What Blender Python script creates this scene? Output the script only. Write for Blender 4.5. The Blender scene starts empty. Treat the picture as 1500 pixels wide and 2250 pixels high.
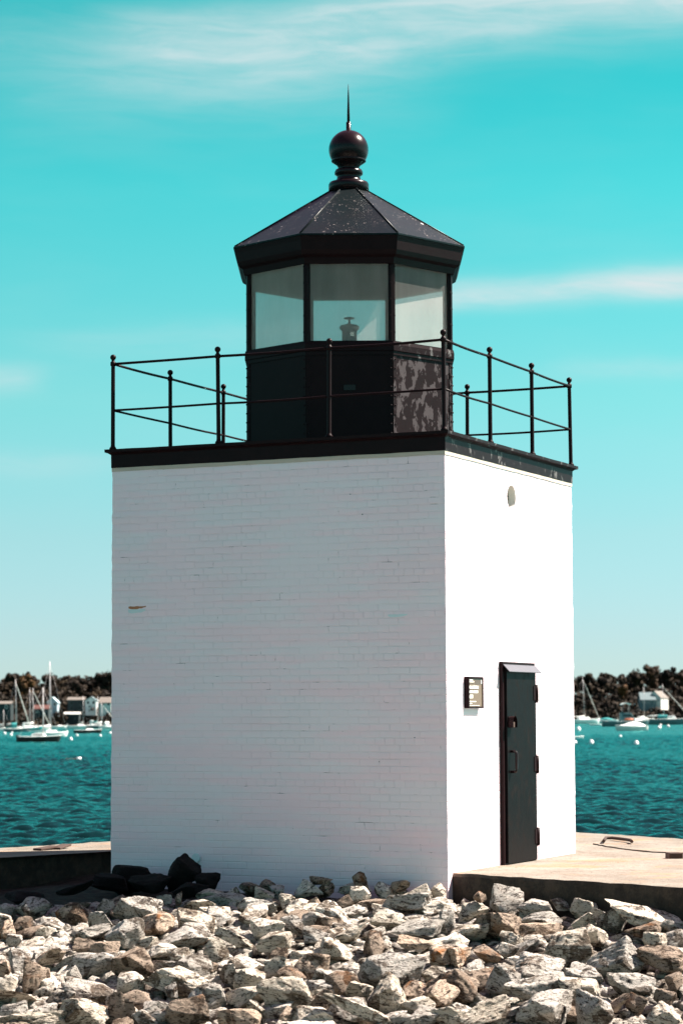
import bpy, bmesh, math, random
import numpy as np
from mathutils import Vector, Matrix, Euler

R_ = math.radians
scene = bpy.context.scene
COL = scene.collection

# ------------------------------------------------------------------ camera
F_PX, PITCH, ROLL, HC = 5272.302, 4.863067, -0.2295804, 1.490342   # in pixels of the 1500 x 2250 photograph
cam_d = bpy.data.cameras.new("camera")
cam = bpy.data.objects.new("camera", cam_d)
COL.objects.link(cam)
cam_d.sensor_fit = 'VERTICAL'
cam_d.sensor_height = 36.0
cam_d.lens = F_PX / 2250 * 36.0
cam_d.clip_start, cam_d.clip_end = 0.2, 6000
cam.matrix_world = (Matrix.Translation((0, 0, HC)) @ Matrix.Rotation(R_(90 + PITCH), 4, 'X')
                    @ Matrix.Rotation(R_(ROLL), 4, 'Z'))
cam_d.dof.use_dof = True
cam_d.dof.focus_distance = 22.5
cam_d.dof.aperture_fstop = 3.8
scene.camera = cam

# ------------------------------------------------------------------ sun, sky, exposure
SUN_AZ, SUN_EL = 15.0, 50.0            # azimuth: degrees behind the picture's right-hand direction
to_sun = Vector((math.cos(R_(SUN_AZ)) * math.cos(R_(SUN_EL)), math.sin(R_(SUN_AZ)) * math.cos(R_(SUN_EL)), math.sin(R_(SUN_EL))))
sun_d = bpy.data.lights.new("sun", 'SUN')
sun_d.energy, sun_d.angle, sun_d.color = 5.0, R_(0.5), (1.0, 0.92, 0.82)
sun = bpy.data.objects.new("sun", sun_d)
COL.objects.link(sun)
sun.location = (20, 10, 30)
sun.rotation_euler = to_sun.to_track_quat('Z', 'Y').to_euler()

vs = scene.view_settings
scene.display_settings.display_device = 'sRGB'
vs.view_transform, vs.look, vs.exposure, vs.gamma = 'Standard', 'None', 1.9, 1.0
scene.cycles.max_bounces = 8
scene.cycles.transparent_max_bounces = 16
scene.cycles.sample_clamp_indirect = 6.0
scene.cycles.use_denoising = True

# elevation (sine) -> tint of the clear sky
SKY_STRENGTH = 0.0501
SKY_RAMP = [(0.000, (0.40, 0.56, 0.78)), (0.033, (0.41, 0.57, 0.73)), (0.075, (0.42, 0.64, 0.66)), (0.13, (0.36, 0.79, 0.65)),
            (0.216, (0.17, 0.93, 0.67)), (0.30, (0.01, 0.88, 0.60)), (0.38, (0.20, 0.95, 0.66)), (0.55, (1.40, 0.62, 0.61)), (1.0, (1.55, 0.62, 0.62))]


class NT:
    """Small helper for writing node trees."""
    def __init__(s, tree):
        s.t = tree
        s.t.nodes.clear()
    def n(s, typ, **kw):
        nd = s.t.nodes.new(typ)
        for k, v in kw.items():
            setattr(nd, k, v)
        return nd
    def link(s, a, b):
        s.t.links.new(a, b)
    def put(s, sock, v):
        if isinstance(v, bpy.types.NodeSocket):
            s.link(v, sock)
        elif v is not None:
            sock.default_value = v
    def math(s, op, a, b=None, c=None, clamp=False):
        nd = s.n('ShaderNodeMath', operation=op, use_clamp=clamp)
        s.put(nd.inputs[0], a)
        if b is not None: s.put(nd.inputs[1], b)
        if c is not None: s.put(nd.inputs[2], c)
        return nd.outputs[0]
    def mix(s, fac, a, b, blend='MIX'):
        nd = s.n('ShaderNodeMix', data_type='RGBA', blend_type=blend)
        s.put(nd.inputs[0], fac)
        s.put(nd.inputs[6], a if isinstance(a, bpy.types.NodeSocket) else (*a, 1))
        s.put(nd.inputs[7], b if isinstance(b, bpy.types.NodeSocket) else (*b, 1))
        return nd.outputs[2]
    def ramp(s, fac, stops, interp='LINEAR'):
        nd = s.n('ShaderNodeValToRGB')
        cr = nd.color_ramp
        cr.interpolation = interp
        while len(cr.elements) < len(stops):
            cr.elements.new(0.5)
        for e, (p, c) in zip(cr.elements, stops):
            e.position = p
            e.color = (*c, 1) if isinstance(c, tuple) else (c, c, c, 1)
        s.put(nd.inputs[0], fac)
        return nd.outputs[0]
    def noise(s, vec, scale, detail=4, rough=0.55, dist=0.0, out=0):
        nd = s.n('ShaderNodeTexNoise')
        s.put(nd.inputs['Vector'], vec)
        nd.inputs['Scale'].default_value = scale
        nd.inputs['Detail'].default_value = detail
        nd.inputs['Roughness'].default_value = rough
        nd.inputs['Distortion'].default_value = dist
        return nd.outputs[out]
    def mapping(s, vec, loc=(0, 0, 0), rot=(0, 0, 0), scale=(1, 1, 1)):
        nd = s.n('ShaderNodeMapping')
        s.put(nd.inputs[0], vec)
        s.put(nd.inputs[1], loc) ; s.put(nd.inputs[2], rot) ; s.put(nd.inputs[3], scale)
        return nd.outputs[0]
    def smooth(s, v, a, b):
        nd = s.n('ShaderNodeMapRange', interpolation_type='SMOOTHSTEP')
        s.put(nd.inputs[0], v)
        nd.inputs[1].default_value, nd.inputs[2].default_value = a, b
        return nd.outputs[0]
    def bump(s, h, strength=0.5, dist=0.01, normal=None):
        nd = s.n('ShaderNodeBump')
        nd.inputs['Strength'].default_value = strength
        nd.inputs['Distance'].default_value = dist
        s.put(nd.inputs['Height'], h)
        if normal is not None: s.put(nd.inputs['Normal'], normal)
        return nd.outputs[0]
    def principled(s, color, rough=0.6, metal=0.0, normal=None, spec=None):
        nd = s.n('ShaderNodeBsdfPrincipled')
        s.put(nd.inputs['Base Color'], color if isinstance(color, bpy.types.NodeSocket) else (*color, 1))
        s.put(nd.inputs['Roughness'], rough)
        s.put(nd.inputs['Metallic'], metal)
        if spec is not None: s.put(nd.inputs['Specular IOR Level'], spec)
        if normal is not None: s.put(nd.inputs['Normal'], normal)
        return nd
    def out(s, shader):
        o = s.n('ShaderNodeOutputMaterial')
        s.link(shader, o.inputs[0])


world = bpy.data.worlds.new("World")
scene.world = world
world.use_nodes = True
w = NT(world.node_tree)
tc = w.n('ShaderNodeTexCoord')
dirv = tc.outputs['Generated']
sep = w.n('ShaderNodeSeparateXYZ'); w.link(dirv, sep.inputs[0])
dx, dy, dz = sep.outputs
sky = w.n('ShaderNodeTexSky', sky_type='NISHITA')
sky.sun_disc = False
sky.sun_elevation, sky.sun_rotation = R_(SUN_EL), R_(90 - SUN_AZ)
sky.air_density, sky.dust_density, sky.ozone_density = 1.0, 0.15, 1.0
tint = w.ramp(w.math('MAXIMUM', dz, 0.0), [(p, tuple(c_ / 2.0 for c_ in c)) for p, c in SKY_RAMP])
tint = w.mix(1.0, tint, (2.0, 2.0, 2.0), 'MULTIPLY')
clear = w.mix(1.0, sky.outputs[0], tint, 'MULTIPLY')
# thin cirrus, laid out over the real directions of the sky
az = w.math('ARCTAN2', dx, dy)
el = w.math('ARCSINE', dz)
comb = w.n('ShaderNodeCombineXYZ')
w.link(az, comb.inputs[0]); w.link(el, comb.inputs[1])
ae = comb.outputs[0]
warp = w.n('ShaderNodeVectorMath', operation='MULTIPLY_ADD')
w.link(w.noise(w.mapping(ae, scale=(9, 22, 1)), 1.0, 3, 0.5, out=1), warp.inputs[0])
warp.inputs[1].default_value = (0.05, 0.012, 0); w.link(ae, warp.inputs[2])
wae = warp.outputs[0]
wsep = w.n('ShaderNodeSeparateXYZ'); w.link(wae, wsep.inputs[0])
waz, wel = wsep.outputs[0], wsep.outputs[1]
waz = w.math('SUBTRACT', waz, 0.025); wel = w.math('SUBTRACT', wel, 0.006)

def band(c_el, slope, width_lo, width_hi, az0, az1, fade):
    """soft streak: centre elevation, slope, thickness below / above, azimuth range"""
    d = w.math('SUBTRACT', wel, w.math('MULTIPLY_ADD', waz, slope, c_el))
    lo = w.math('DIVIDE', w.math('MINIMUM', d, 0.0), width_lo)
    hi = w.math('DIVIDE', w.math('MAXIMUM', d, 0.0), width_hi)
    q = w.math('ADD', w.math('MULTIPLY', lo, lo), w.math('MULTIPLY', hi, hi))
    g = w.math('EXPONENT', w.math('MULTIPLY', q, -1.0))
    m1 = w.smooth(waz, az0 - fade, az0 + fade)
    m2 = w.math('SUBTRACT', 1.0, w.smooth(waz, az1 - fade, az1 + fade))
    return w.math('MULTIPLY', g, w.math('MULTIPLY', m1, m2))

streak = w.noise(w.mapping(wae, rot=(0, 0, R_(8)), scale=(16, 110, 1)), 1.0, 10, 0.66, 0.5)
fib = w.smooth(streak, 0.22, 0.78)
soft = w.noise(w.mapping(wae, scale=(7, 28, 1)), 1.0, 4, 0.55, 0.2)
cl = None
for args, amt in (((0.2885, 0.075, 0.020, 0.010, -0.095, 0.40, 0.035), 0.66),
                  ((0.268, -0.03, 0.022, 0.018, -0.16, 0.02, 0.05), 0.30),
                  ((0.300, 0.02, 0.020, 0.020, 0.05, 0.40, 0.04), 0.34),
                  ((0.1695, 0.045, 0.0045, 0.0075, 0.03, 0.25, 0.018), 0.78),
                  ((0.160, 0.03, 0.010, 0.006, -0.13, -0.02, 0.03), 0.18),
                  ((0.1660, 0.110, 0.0035, 0.0060, 0.095, 0.30, 0.022), 0.42),
                  ((0.140, 0.03, 0.004, 0.004, 0.085, 0.2, 0.02), 0.25),
                  ((0.137, -0.02, 0.006, 0.006, -0.2, -0.125, 0.01), 0.35),
                  ((0.108, 0.01, 0.006, 0.004, -0.2, -0.09, 0.02), 0.22),
                  ((0.55, 0.15, 0.06, 0.05, -0.9, 0.7, 0.2), 0.45),
                  ((0.30, 0.10, 0.03, 0.03, 0.6, 1.6, 0.2), 0.5)):
    b = w.math('MULTIPLY', band(*args), amt)
    cl = b if cl is None else w.math('ADD', cl, b)
cl = w.math('MULTIPLY', cl, w.math('MULTIPLY_ADD', w.math('MULTIPLY', fib, soft), 1.3, 0.45), clamp=True)
haze_v = w.math('MULTIPLY', w.smooth(soft, 0.42, 0.75), 0.05)
cl = w.math('ADD', cl, haze_v, clamp=True)
cloud_col = (3.7, 4.3, 4.4)
CLOUD = w.mix(cl, clear, cloud_col)
bg = w.n('ShaderNodeBackground')
w.link(CLOUD, bg.inputs[0]); bg.inputs[1].default_value = SKY_STRENGTH
wo = w.n('ShaderNodeOutputWorld'); w.link(bg.outputs[0], wo.inputs[0])

# ------------------------------------------------------------------ helpers: geometry
def pix_ray(px, py):
    X, Y = px - 750, 1125 - py
    cr, sr = math.cos(R_(ROLL)), math.sin(R_(ROLL))
    a, b = X * cr - Y * sr, X * sr + Y * cr
    c, s = math.cos(R_(PITCH)), math.sin(R_(PITCH))
    return Vector((a / F_PX, c - b / F_PX * s, s + b / F_PX * c))
def at_z(px, py, z):
    d = pix_ray(px, py)
    return Vector((0, 0, HC)) + d * ((z - HC) / d.z)
def at_y(px, py, y):
    d = pix_ray(px, py)
    return Vector((0, 0, HC)) + d * (y / d.y)
def to_pix(P):
    c, s = math.cos(R_(PITCH)), math.sin(R_(PITCH))
    x, y, z = P[0], P[1], P[2] - HC
    d = y * c + z * s; v = -y * s + z * c
    a, b = x * F_PX / d, v * F_PX / d
    cr, sr = math.cos(R_(ROLL)), math.sin(R_(ROLL))
    return 750 + a * cr + b * sr, 1125 - (b * cr - a * sr)


class MB:
    """Collects vertices and faces, then links them as one mesh object."""
    def __init__(s):
        s.v, s.f, s.mi, s.sm = [], [], [], []
    def add(s, vs, fs, mi=0, smooth=False):
        o = len(s.v)
        s.v += [tuple(v) for v in vs]
        for f in fs:
            s.f.append(tuple(i + o for i in f)); s.mi.append(mi); s.sm.append(smooth)
        return s
    def box(s, x0, x1, y0, y1, z0, z1, mi=0, M=None):
        vs = [Vector(p) for p in ((x0, y0, z0), (x1, y0, z0), (x1, y1, z0), (x0, y1, z0), (x0, y0, z1), (x1, y0, z1), (x1, y1, z1), (x0, y1, z1))]
        if M is not None: vs = [M @ v for v in vs]
        return s.add(vs, [(0, 3, 2, 1), (4, 5, 6, 7), (0, 1, 5, 4), (1, 2, 6, 5), (2, 3, 7, 6), (3, 0, 4, 7)], mi)
    def loft(s, rings, closed=True, cap0=True, cap1=True, mi=0, smooth=False):
        n = len(rings[0]); vs = [p for r in rings for p in r]; fs = []
        for k in range(len(rings) - 1):
            for i in range(n if closed else n - 1):
                j = (i + 1) % n
                fs.append((k * n + i, k * n + j, (k + 1) * n + j, (k + 1) * n + i))
        s.add(vs, fs, mi, smooth)
        o = len(s.v) - len(vs)
        if cap0: s.f.append(tuple(o + i for i in reversed(range(n)))); s.mi.append(mi); s.sm.append(False)
        if cap1: s.f.append(tuple(o + (len(rings) - 1) * n + i for i in range(n))); s.mi.append(mi); s.sm.append(False)
        return s
    def lathe(s, prof, n=24, c=(0, 0), rot=0.0, mi=0, smooth=True, cap0=True, cap1=True):
        rings = [[(c[0] + r * math.cos(rot + 2 * math.pi * i / n), c[1] + r * math.sin(rot + 2 * math.pi * i / n), z) for i in range(n)] for r, z in prof]
        return s.loft(rings, True, cap0, cap1, mi, smooth)
    def tube(s, pts, r, n=8, mi=0, caps=True, smooth=True):
        pts = [Vector(p) for p in pts]; rings = []
        rr = r if isinstance(r, (list, tuple)) else [r] * len(pts)
        for i, p in enumerate(pts):
            t = (pts[min(i + 1, len(pts) - 1)] - pts[max(i - 1, 0)]).normalized()
            up = Vector((0, 0, 1)) if abs(t.z) < 0.95 else Vector((1, 0, 0))
            a = t.cross(up).normalized(); b = a.cross(t).normalized()
            rings.append([p + (a * math.cos(2 * math.pi * k / n) + b * math.sin(2 * math.pi * k / n)) * rr[i] for k in range(n)])
        return s.loft(rings, True, caps, caps, mi, smooth)
    def sphere(s, c, r, n=12, m=8, sx=1, sy=1, sz=1, mi=0):
        prof = [(max(1e-4, math.sin(math.pi * k / m)) * r, -math.cos(math.pi * k / m) * r) for k in range(m + 1)]
        rings = [[(c[0] + q * math.cos(2 * math.pi * i / n) * sx, c[1] + q * math.sin(2 * math.pi * i / n) * sy, c[2] + z * sz) for i in range(n)] for q, z in prof]
        return s.loft(rings, True, True, True, mi, True)
    def mesh(s, name, mats):
        me = bpy.data.meshes.new(name)
        me.from_pydata(s.v, [], s.f)
        for m in (mats if isinstance(mats, (list, tuple)) else [mats]):
            me.materials.append(m)
        me.polygons.foreach_set('material_index', s.mi)
        me.polygons.foreach_set('use_smooth', s.sm)
        me.update()
        return me
    def build(s, name, mats, parent=None, fix=True):
        me = s.mesh(name, mats)
        if fix:
            bm = bmesh.new(); bm.from_mesh(me)
            bmesh.ops.recalc_face_normals(bm, faces=bm.faces); bm.to_mesh(me); bm.free()
        return link(name, me, parent)


def link(name, data, parent=None):
    o = bpy.data.objects.new(name, data)
    COL.objects.link(o)
    if parent is not None: o.parent = parent
    return o
def tag(o, label=None, cat=None, group=None, kind=None):
    if label: o['label'] = label
    if cat: o['category'] = cat
    if group: o['group'] = group
    if kind: o['kind'] = kind
    return o
def thing(name, label, cat, loc=(0, 0, 0), rz=0.0, group=None):
    o = link(name, None)
    o.empty_display_size = 0.2
    o.location = loc; o.rotation_euler = (0, 0, rz)
    return tag(o, label, cat, group)
def bevel(o, wdt=0.004, seg=2, ang=35):
    m = o.modifiers.new('edge', 'BEVEL'); m.width = wdt; m.segments = seg; m.limit_method = 'ANGLE'; m.angle_limit = R_(ang)
    return o
def copy_tree(o, parent=None):
    c = o.copy(); COL.objects.link(c); c.parent = parent
    for ch in list(o.children): copy_tree(ch, c)
    return c

# ------------------------------------------------------------------ materials
def new_mat(name):
    m = bpy.data.materials.new(name); m.use_nodes = True
    return m, NT(m.node_tree)

def simple(name, col, rough=0.6, metal=0.0, var=0.15, scale=6.0, bump=0.0, spec=None):
    m, t = new_mat(name)
    co = t.n('ShaderNodeTexCoord').outputs['Object']
    nz = t.noise(co, scale, 5, 0.6)
    c = t.mix(nz, tuple(x * (1 - var) for x in col), tuple(min(1, x * (1 + var)) for x in col))
    nrm = t.bump(t.noise(co, scale * 8, 4), bump, 0.004) if bump else None
    t.out(t.principled(c, rough, metal, nrm, spec).outputs[0])
    return m

def mat_brick():
    m, t = new_mat('painted_brick')
    uv = t.n('ShaderNodeUVMap').outputs[0]
    co = t.n('ShaderNodeTexCoord').outputs['Object']
    wob = t.n('ShaderNodeVectorMath', operation='MULTIPLY_ADD')
    t.link(t.noise(uv, 5.0, 4, 0.6, out=1), wob.inputs[0]); wob.inputs[1].default_value = (0.018, 0.011, 0); t.link(uv, wob.inputs[2])
    def brick(size, smooth):
        b = t.n('ShaderNodeTexBrick')
        t.link(wob.outputs[0], b.inputs['Vector'])
        b.inputs['Scale'].default_value = 1.0
        b.inputs['Mortar Size'].default_value = size
        b.inputs['Mortar Smooth'].default_value = smooth
        b.inputs['Brick Width'].default_value = 0.212
        b.inputs['Row Height'].default_value = 0.0677
        b.inputs['Color1'].default_value = (0, 0, 0, 1); b.inputs['Color2'].default_value = (1, 1, 1, 1)
        b.offset, b.squash, b.offset_frequency, b.squash_frequency = 0.5, 0.5, 2, 6
        return b
    b1 = brick(0.0075, 0.85)
    tone = b1.outputs['Color']; mort = b1.outputs['Fac']
    streak = t.noise(t.mapping(uv, scale=(0.7, 5.0, 1)), 1.0, 4, 0.6)
    blot = t.noise(uv, 1.1, 5, 0.6)
    base = t.mix(t.smooth(streak, 0.38, 0.62), (0.76, 0.655, 0.695), (0.83, 0.615, 0.665))
    base = t.mix(t.math('MULTIPLY', t.smooth(blot, 0.45, 0.75), 0.35), base, (0.72, 0.62, 0.655))
    bsep = t.n('ShaderNodeSeparateColor'); t.link(tone, bsep.inputs[0])
    base = t.mix(t.math('MULTIPLY', bsep.outputs[0], 0.22), base, (0.74, 0.60, 0.64))
    # paint missing along some joints, with pinholes
    gap_n = t.smooth(t.noise(t.mapping(uv, scale=(3.0, 7.0, 1)), 1.0, 5, 0.7), 0.585, 0.69)
    line = t.smooth(brick(0.0024, 0.3).outputs['Fac'], 0.4, 0.9)
    dark = t.math('MULTIPLY', line, gap_n)
    base = t.mix(t.math('MULTIPLY', line, 0.05), base, (0.42, 0.48, 0.50))
    base = t.mix(t.math('MULTIPLY', dark, 0.85), base, (0.035, 0.032, 0.035))
    vor = t.n('ShaderNodeTexVoronoi'); t.link(uv, vor.inputs['Vector']); vor.inputs['Scale'].default_value = 7.0
    pit = t.math('SUBTRACT', 1.0, t.smooth(vor.outputs['Distance'], 0.035, 0.075))
    pit = t.math('MULTIPLY', pit, t.math('MULTIPLY', t.smooth(mort, 0.05, 0.4), t.smooth(t.noise(uv, 2.0), 0.50, 0.56)))
    base = t.mix(pit, base, (0.08, 0.08, 0.09))
    h = t.math('MULTIPLY', t.math('SUBTRACT', 1.0, mort), t.math('MULTIPLY_ADD', t.smooth(blot, 0.35, 0.65), 0.7, 0.45))
    h = t.math('ADD', h, t.math('MULTIPLY', t.noise(uv, 14.0, 5, 0.65), 0.75))
    h = t.math('ADD', h, t.math('MULTIPLY', bsep.outputs[0], 0.30))
    h = t.math('SUBTRACT', h, t.math('MULTIPLY', t.math('ADD', dark, pit), 0.9))
    nrm = t.bump(h, 0.56, 0.0050)
    t.out(t.principled(base, 0.62, 0, nrm, 0.3).outputs[0])
    return m

def mat_black(name='black_paint', rough=0.42, wear=0.0, side=False, col=(0.0105, 0.0044, 0.0052), worn=(0.20, 0.17, 0.175), thr=(0.50, 0.56), spec=0.07):
    m, t = new_mat(name)
    co = t.n('ShaderNodeTexCoord').outputs['Object']
    n1 = t.noise(co, 9.0, 5, 0.6)
    c = t.mix(n1, tuple(x * 0.8 for x in col), tuple(x * 1.5 for x in col))
    nrm_h = t.noise(co, 40, 4)
    if wear > 0:
        patch = t.noise(t.mapping(co, scale=(1, 1, 0.62)), 10.0, 7, 0.60, 0.3)
        mask = t.smooth(patch, *thr)
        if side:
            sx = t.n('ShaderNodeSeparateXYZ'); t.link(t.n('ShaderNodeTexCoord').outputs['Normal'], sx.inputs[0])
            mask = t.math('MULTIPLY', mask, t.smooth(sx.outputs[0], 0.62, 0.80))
        mask = t.math('MULTIPLY', mask, wear)
        fleck = t.smooth(t.noise(co, 60, 3, 0.6), 0.62, 0.72)
        wc = t.mix(t.math('MULTIPLY', fleck, 0.6), worn, tuple(min(1, x * 2.3) for x in worn))
        wc = t.mix(t.noise(co, 16, 4), wc, tuple(x * 0.62 for x in worn))
        c = t.mix(mask, c, wc)
        rough = t.math('MULTIPLY_ADD', mask, 0.35, rough)
    t.out(t.principled(c, rough, 0, t.bump(nrm_h, 0.25, 0.003), spec).outputs[0])
    return m

def mat_roof():
    m, t = new_mat('weathered_black_roof')
    co = t.n('ShaderNodeTexCoord').outputs['Object']
    c = t.mix(t.noise(co, 4, 5), (0.002, 0.009, 0.0105), (0.008, 0.0085, 0.0095))
    sp = t.smooth(t.noise(co, 26, 4, 0.7), 0.61, 0.68)
    big = t.smooth(t.noise(co, 3.2, 4), 0.44, 0.62)
    c = t.mix(t.math('MULTIPLY', sp, big), c, (0.34, 0.28, 0.27))
    run = t.smooth(t.noise(t.mapping(co, scale=(10, 10, 1.2)), 1.0, 3), 0.55, 0.75)
    c = t.mix(t.math('MULTIPLY', run, 0.30), c, (0.026, 0.024, 0.026))
    vor = t.n('ShaderNodeTexVoronoi'); t.link(co, vor.inputs[0]); vor.inputs['Scale'].default_value = 6.5
    d = t.math('MULTIPLY', t.math('SUBTRACT', 1, t.smooth(vor.outputs['Distance'], 0.10, 0.16)), t.smooth(t.noise(co, 1.9), 0.60, 0.66))
    c = t.mix(d, c, (0.55, 0.52, 0.50))
    t.out(t.principled(c, 0.36, 0, t.bump(t.noise(co, 12, 4), 0.22, 0.006), 0.12).outputs[0])
    return m

def mat_glass():
    m, t = new_mat('hazed_glazing')
    co = t.n('ShaderNodeTexCoord').outputs['Object']
    drip = t.smooth(t.noise(t.mapping(co, scale=(5, 5, 0.6)), 1.0, 3, 0.5), 0.35, 0.85)
    mott = t.noise(co, 6, 4, 0.6)
    hz = t.math('ADD', 0.30, t.math('MULTIPLY', drip, 0.10))
    hz = t.math('ADD', hz, t.math('MULTIPLY', mott, 0.07))
    tr = t.n('ShaderNodeBsdfTransparent'); tr.inputs[0].default_value = (0.84, 0.80, 0.78, 1)
    df = t.n('ShaderNodeBsdfDiffuse'); df.inputs[0].default_value = (0.68, 0.62, 0.59, 1)
    tl = t.n('ShaderNodeBsdfTranslucent'); tl.inputs[0].default_value = (0.68, 0.62, 0.59, 1)
    a = t.n('ShaderNodeMixShader'); a.inputs[0].default_value = 0.80
    t.link(df.outputs[0], a.inputs[1]); t.link(tl.outputs[0], a.inputs[2])
    b = t.n('ShaderNodeMixShader'); t.link(hz, b.inputs[0])
    t.link(tr.outputs[0], b.inputs[1]); t.link(a.outputs[0], b.inputs[2])
    gl = t.n('ShaderNodeBsdfGlossy'); gl.inputs['Roughness'].default_value = 0.10
    fr = t.n('ShaderNodeFresnel'); fr.inputs[0].default_value = 1.3
    c = t.n('ShaderNodeMixShader'); t.link(t.math('MULTIPLY', fr.outputs[0], 0.6), c.inputs[0])
    t.link(b.outputs[0], c.inputs[1]); t.link(gl.outputs[0], c.inputs[2])
    t.out(c.outputs[0])
    return m

def mat_rock(name, base_a, base_b, dark, light, rust=True, patch=0.9):
    m, t = new_mat(name)
    oi = t.n('ShaderNodeObjectInfo')
    co = t.n('ShaderNodeTexCoord').outputs['Object']
    off = t.n('ShaderNodeVectorMath', operation='ADD'); t.link(co, off.inputs[0])
    sc = t.n('ShaderNodeVectorMath', operation='SCALE'); sc.inputs[0].default_value = (37, 91, 53); t.link(oi.outputs['Random'], sc.inputs[3])
    t.link(sc.outputs[0], off.inputs[1]); p = off.outputs[0]
    lam = t.mapping(p, rot=(0.6, 0.35, 0.2), scale=(1, 1, 4.2))
    n_big = t.noise(p, 5.0, 5, 0.6)
    n_f = t.noise(lam, 8.5, 8, 0.78, 0.5)
    n_s = t.noise(t.mapping(p, rot=(0.2, 0.9, 0.4), scale=(1, 1, 1.7)), 40, 5, 0.72)
    c = t.mix(t.smooth(n_big, 0.35, 0.65), base_a, base_b)
    c = t.mix(t.math('MULTIPLY', t.smooth(t.noise(p, 4.2, 4, 0.6, 0.7), 0.535, 0.59), patch), c, tuple(x * 0.26 for x in (base_b[0], base_b[1] * 0.84, base_b[2] * 0.72)))
    c = t.mix(t.math('MULTIPLY', t.smooth(n_f, 0.52, 0.60), 0.92), c, dark)
    c = t.mix(t.math('MULTIPLY', t.smooth(n_f, 0.47, 0.34), 0.0), c, light)
    c = t.mix(t.math('MULTIPLY', t.smooth(n_s, 0.55, 0.66), 0.55), c, light)
    c = t.mix(t.math('MULTIPLY', t.math('SUBTRACT', 1, t.smooth(n_s, 0.38, 0.46)), 0.90), c, dark)
    c = t.mix(1.0, c, oi.outputs['Color'], 'MULTIPLY')
    if rust:
        ru = t.smooth(t.noise(p, 3.4, 5, 0.65, 0.6), 0.55, 0.68)
        c = t.mix(t.math('MULTIPLY', ru, t.math('SUBTRACT', 1.0, oi.outputs['Alpha'])), c, t.mix(n_f, (0.42, 0.17, 0.05), (0.14, 0.06, 0.03)))
    h = t.math('ADD', t.math('MULTIPLY', n_f, 1.0), t.math('MULTIPLY', n_s, 0.25))
    h = t.math('ADD', h, t.math('MULTIPLY', t.noise(p, 28, 5, 0.7), 0.5))
    t.out(t.principled(c, 0.85, 0, t.bump(h, 1.0, 0.035), 0.15).outputs[0])
    return m

def mat_concrete():
    m, t = new_mat('wharf_granite')
    co = t.n('ShaderNodeTexCoord').outputs['Object']
    geo = t.n('ShaderNodeNewGeometry')
    c = t.mix(t.smooth(t.noise(co, 1.3, 6, 0.65), 0.35, 0.68), (0.155, 0.127, 0.102), (0.225, 0.198, 0.168))
    c = t.mix(t.math('MULTIPLY', t.smooth(t.noise(t.mapping(co, scale=(1, 0.35, 1)), 16, 6, 0.75), 0.52, 0.66), 0.70), c, (0.085, 0.06, 0.045))
    c = t.mix(t.math('MULTIPLY', t.smooth(t.noise(co, 70, 3, 0.6), 0.58, 0.66), 0.6), c, (0.36, 0.33, 0.29))
    rust = t.smooth(t.noise(co, 1.1, 6, 0.65, 0.6), 0.52, 0.66)
    c = t.mix(t.math('MULTIPLY', rust, 0.40), c, (0.40, 0.19, 0.08))
    # steep seawall faces: their shade is painted into the colour
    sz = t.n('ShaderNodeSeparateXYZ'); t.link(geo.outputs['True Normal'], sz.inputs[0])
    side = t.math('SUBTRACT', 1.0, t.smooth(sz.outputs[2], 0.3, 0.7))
    shade_tone = t.mix(t.smooth(t.noise(co, 7, 5, 0.7), 0.4, 0.65), (0.016, 0.011, 0.009), (0.050, 0.033, 0.024))
    c = t.mix(t.math('MULTIPLY', side, 0.9), c, shade_tone)
    h = t.math('ADD', t.noise(co, 6, 6, 0.7), t.math('MULTIPLY', t.noise(co, 45, 4, 0.7), 0.4))
    t.out(t.principled(c, 0.9, 0, t.bump(h, 0.9, 0.02), 0.2).outputs[0])
    return m

def mat_water():
    m, t = new_mat('harbour_water')
    co = t.n('ShaderNodeTexCoord').outputs['Object']
    fine = t.noise(t.mapping(co, rot=(0, 0, -0.3), scale=(2.6, 4.0, 1)), 1.0, 3, 0.6)
    nrm = t.bump(fine, 0.6, 0.10)
    c = t.mix(t.smooth(t.noise(t.mapping(co, scale=(0.02, 0.05, 1)), 1.0, 4), 0.35, 0.65), (0.001, 0.008, 0.009), (0.002, 0.013, 0.014))
    df = t.n('ShaderNodeBsdfDiffuse'); t.link(c, df.inputs[0])
    gl = t.n('ShaderNodeBsdfGlossy'); gl.inputs['Color'].default_value = (0.27, 0.78, 0.74, 1); gl.inputs['Roughness'].default_value = 0.10
    t.link(nrm, gl.inputs['Normal'])
    fr = t.n('ShaderNodeFresnel'); fr.inputs[0].default_value = 1.33; t.link(nrm, fr.inputs['Normal'])
    mx = t.n('ShaderNodeMixShader'); t.link(fr.outputs[0], mx.inputs[0]); t.link(df.outputs[0], mx.inputs[1]); t.link(gl.outputs[0], mx.inputs[2])
    t.out(mx.outputs[0])
    return m

def mat_leaf(name, dark, mid, hi, hi_amt):
    m, t = new_mat(name)
    geo = t.n('ShaderNodeNewGeometry')
    oi = t.n('ShaderNodeObjectInfo')
    pos = geo.outputs['Position']
    rnd = geo.outputs['Random Per Island']
    c = t.mix(rnd, dark, mid)
    cl_ = t.smooth(t.noise(pos, 0.09, 3, 0.6), 0.42, 0.64)
    c = t.mix(t.math('MULTIPLY', cl_, hi_amt), c, hi)
    c = t.mix(1.0, c, oi.outputs['Color'], 'MULTIPLY')
    p = t.principled(c, 0.75, 0, None, 0.15)
    t.out(p.outputs[0])
    return m

def mat_ground(name, a, b, scale=4.0):
    m, t = new_mat(name)
    co = t.n('ShaderNodeTexCoord').outputs['Object']
    c = t.mix(t.smooth(t.noise(co, scale, 6, 0.7), 0.35, 0.65), a, b)
    t.out(t.principled(c, 0.95, 0, t.bump(t.noise(co, scale * 5, 6, 0.7), 1.0, 0.05), 0.15).outputs[0])
    return m

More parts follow.
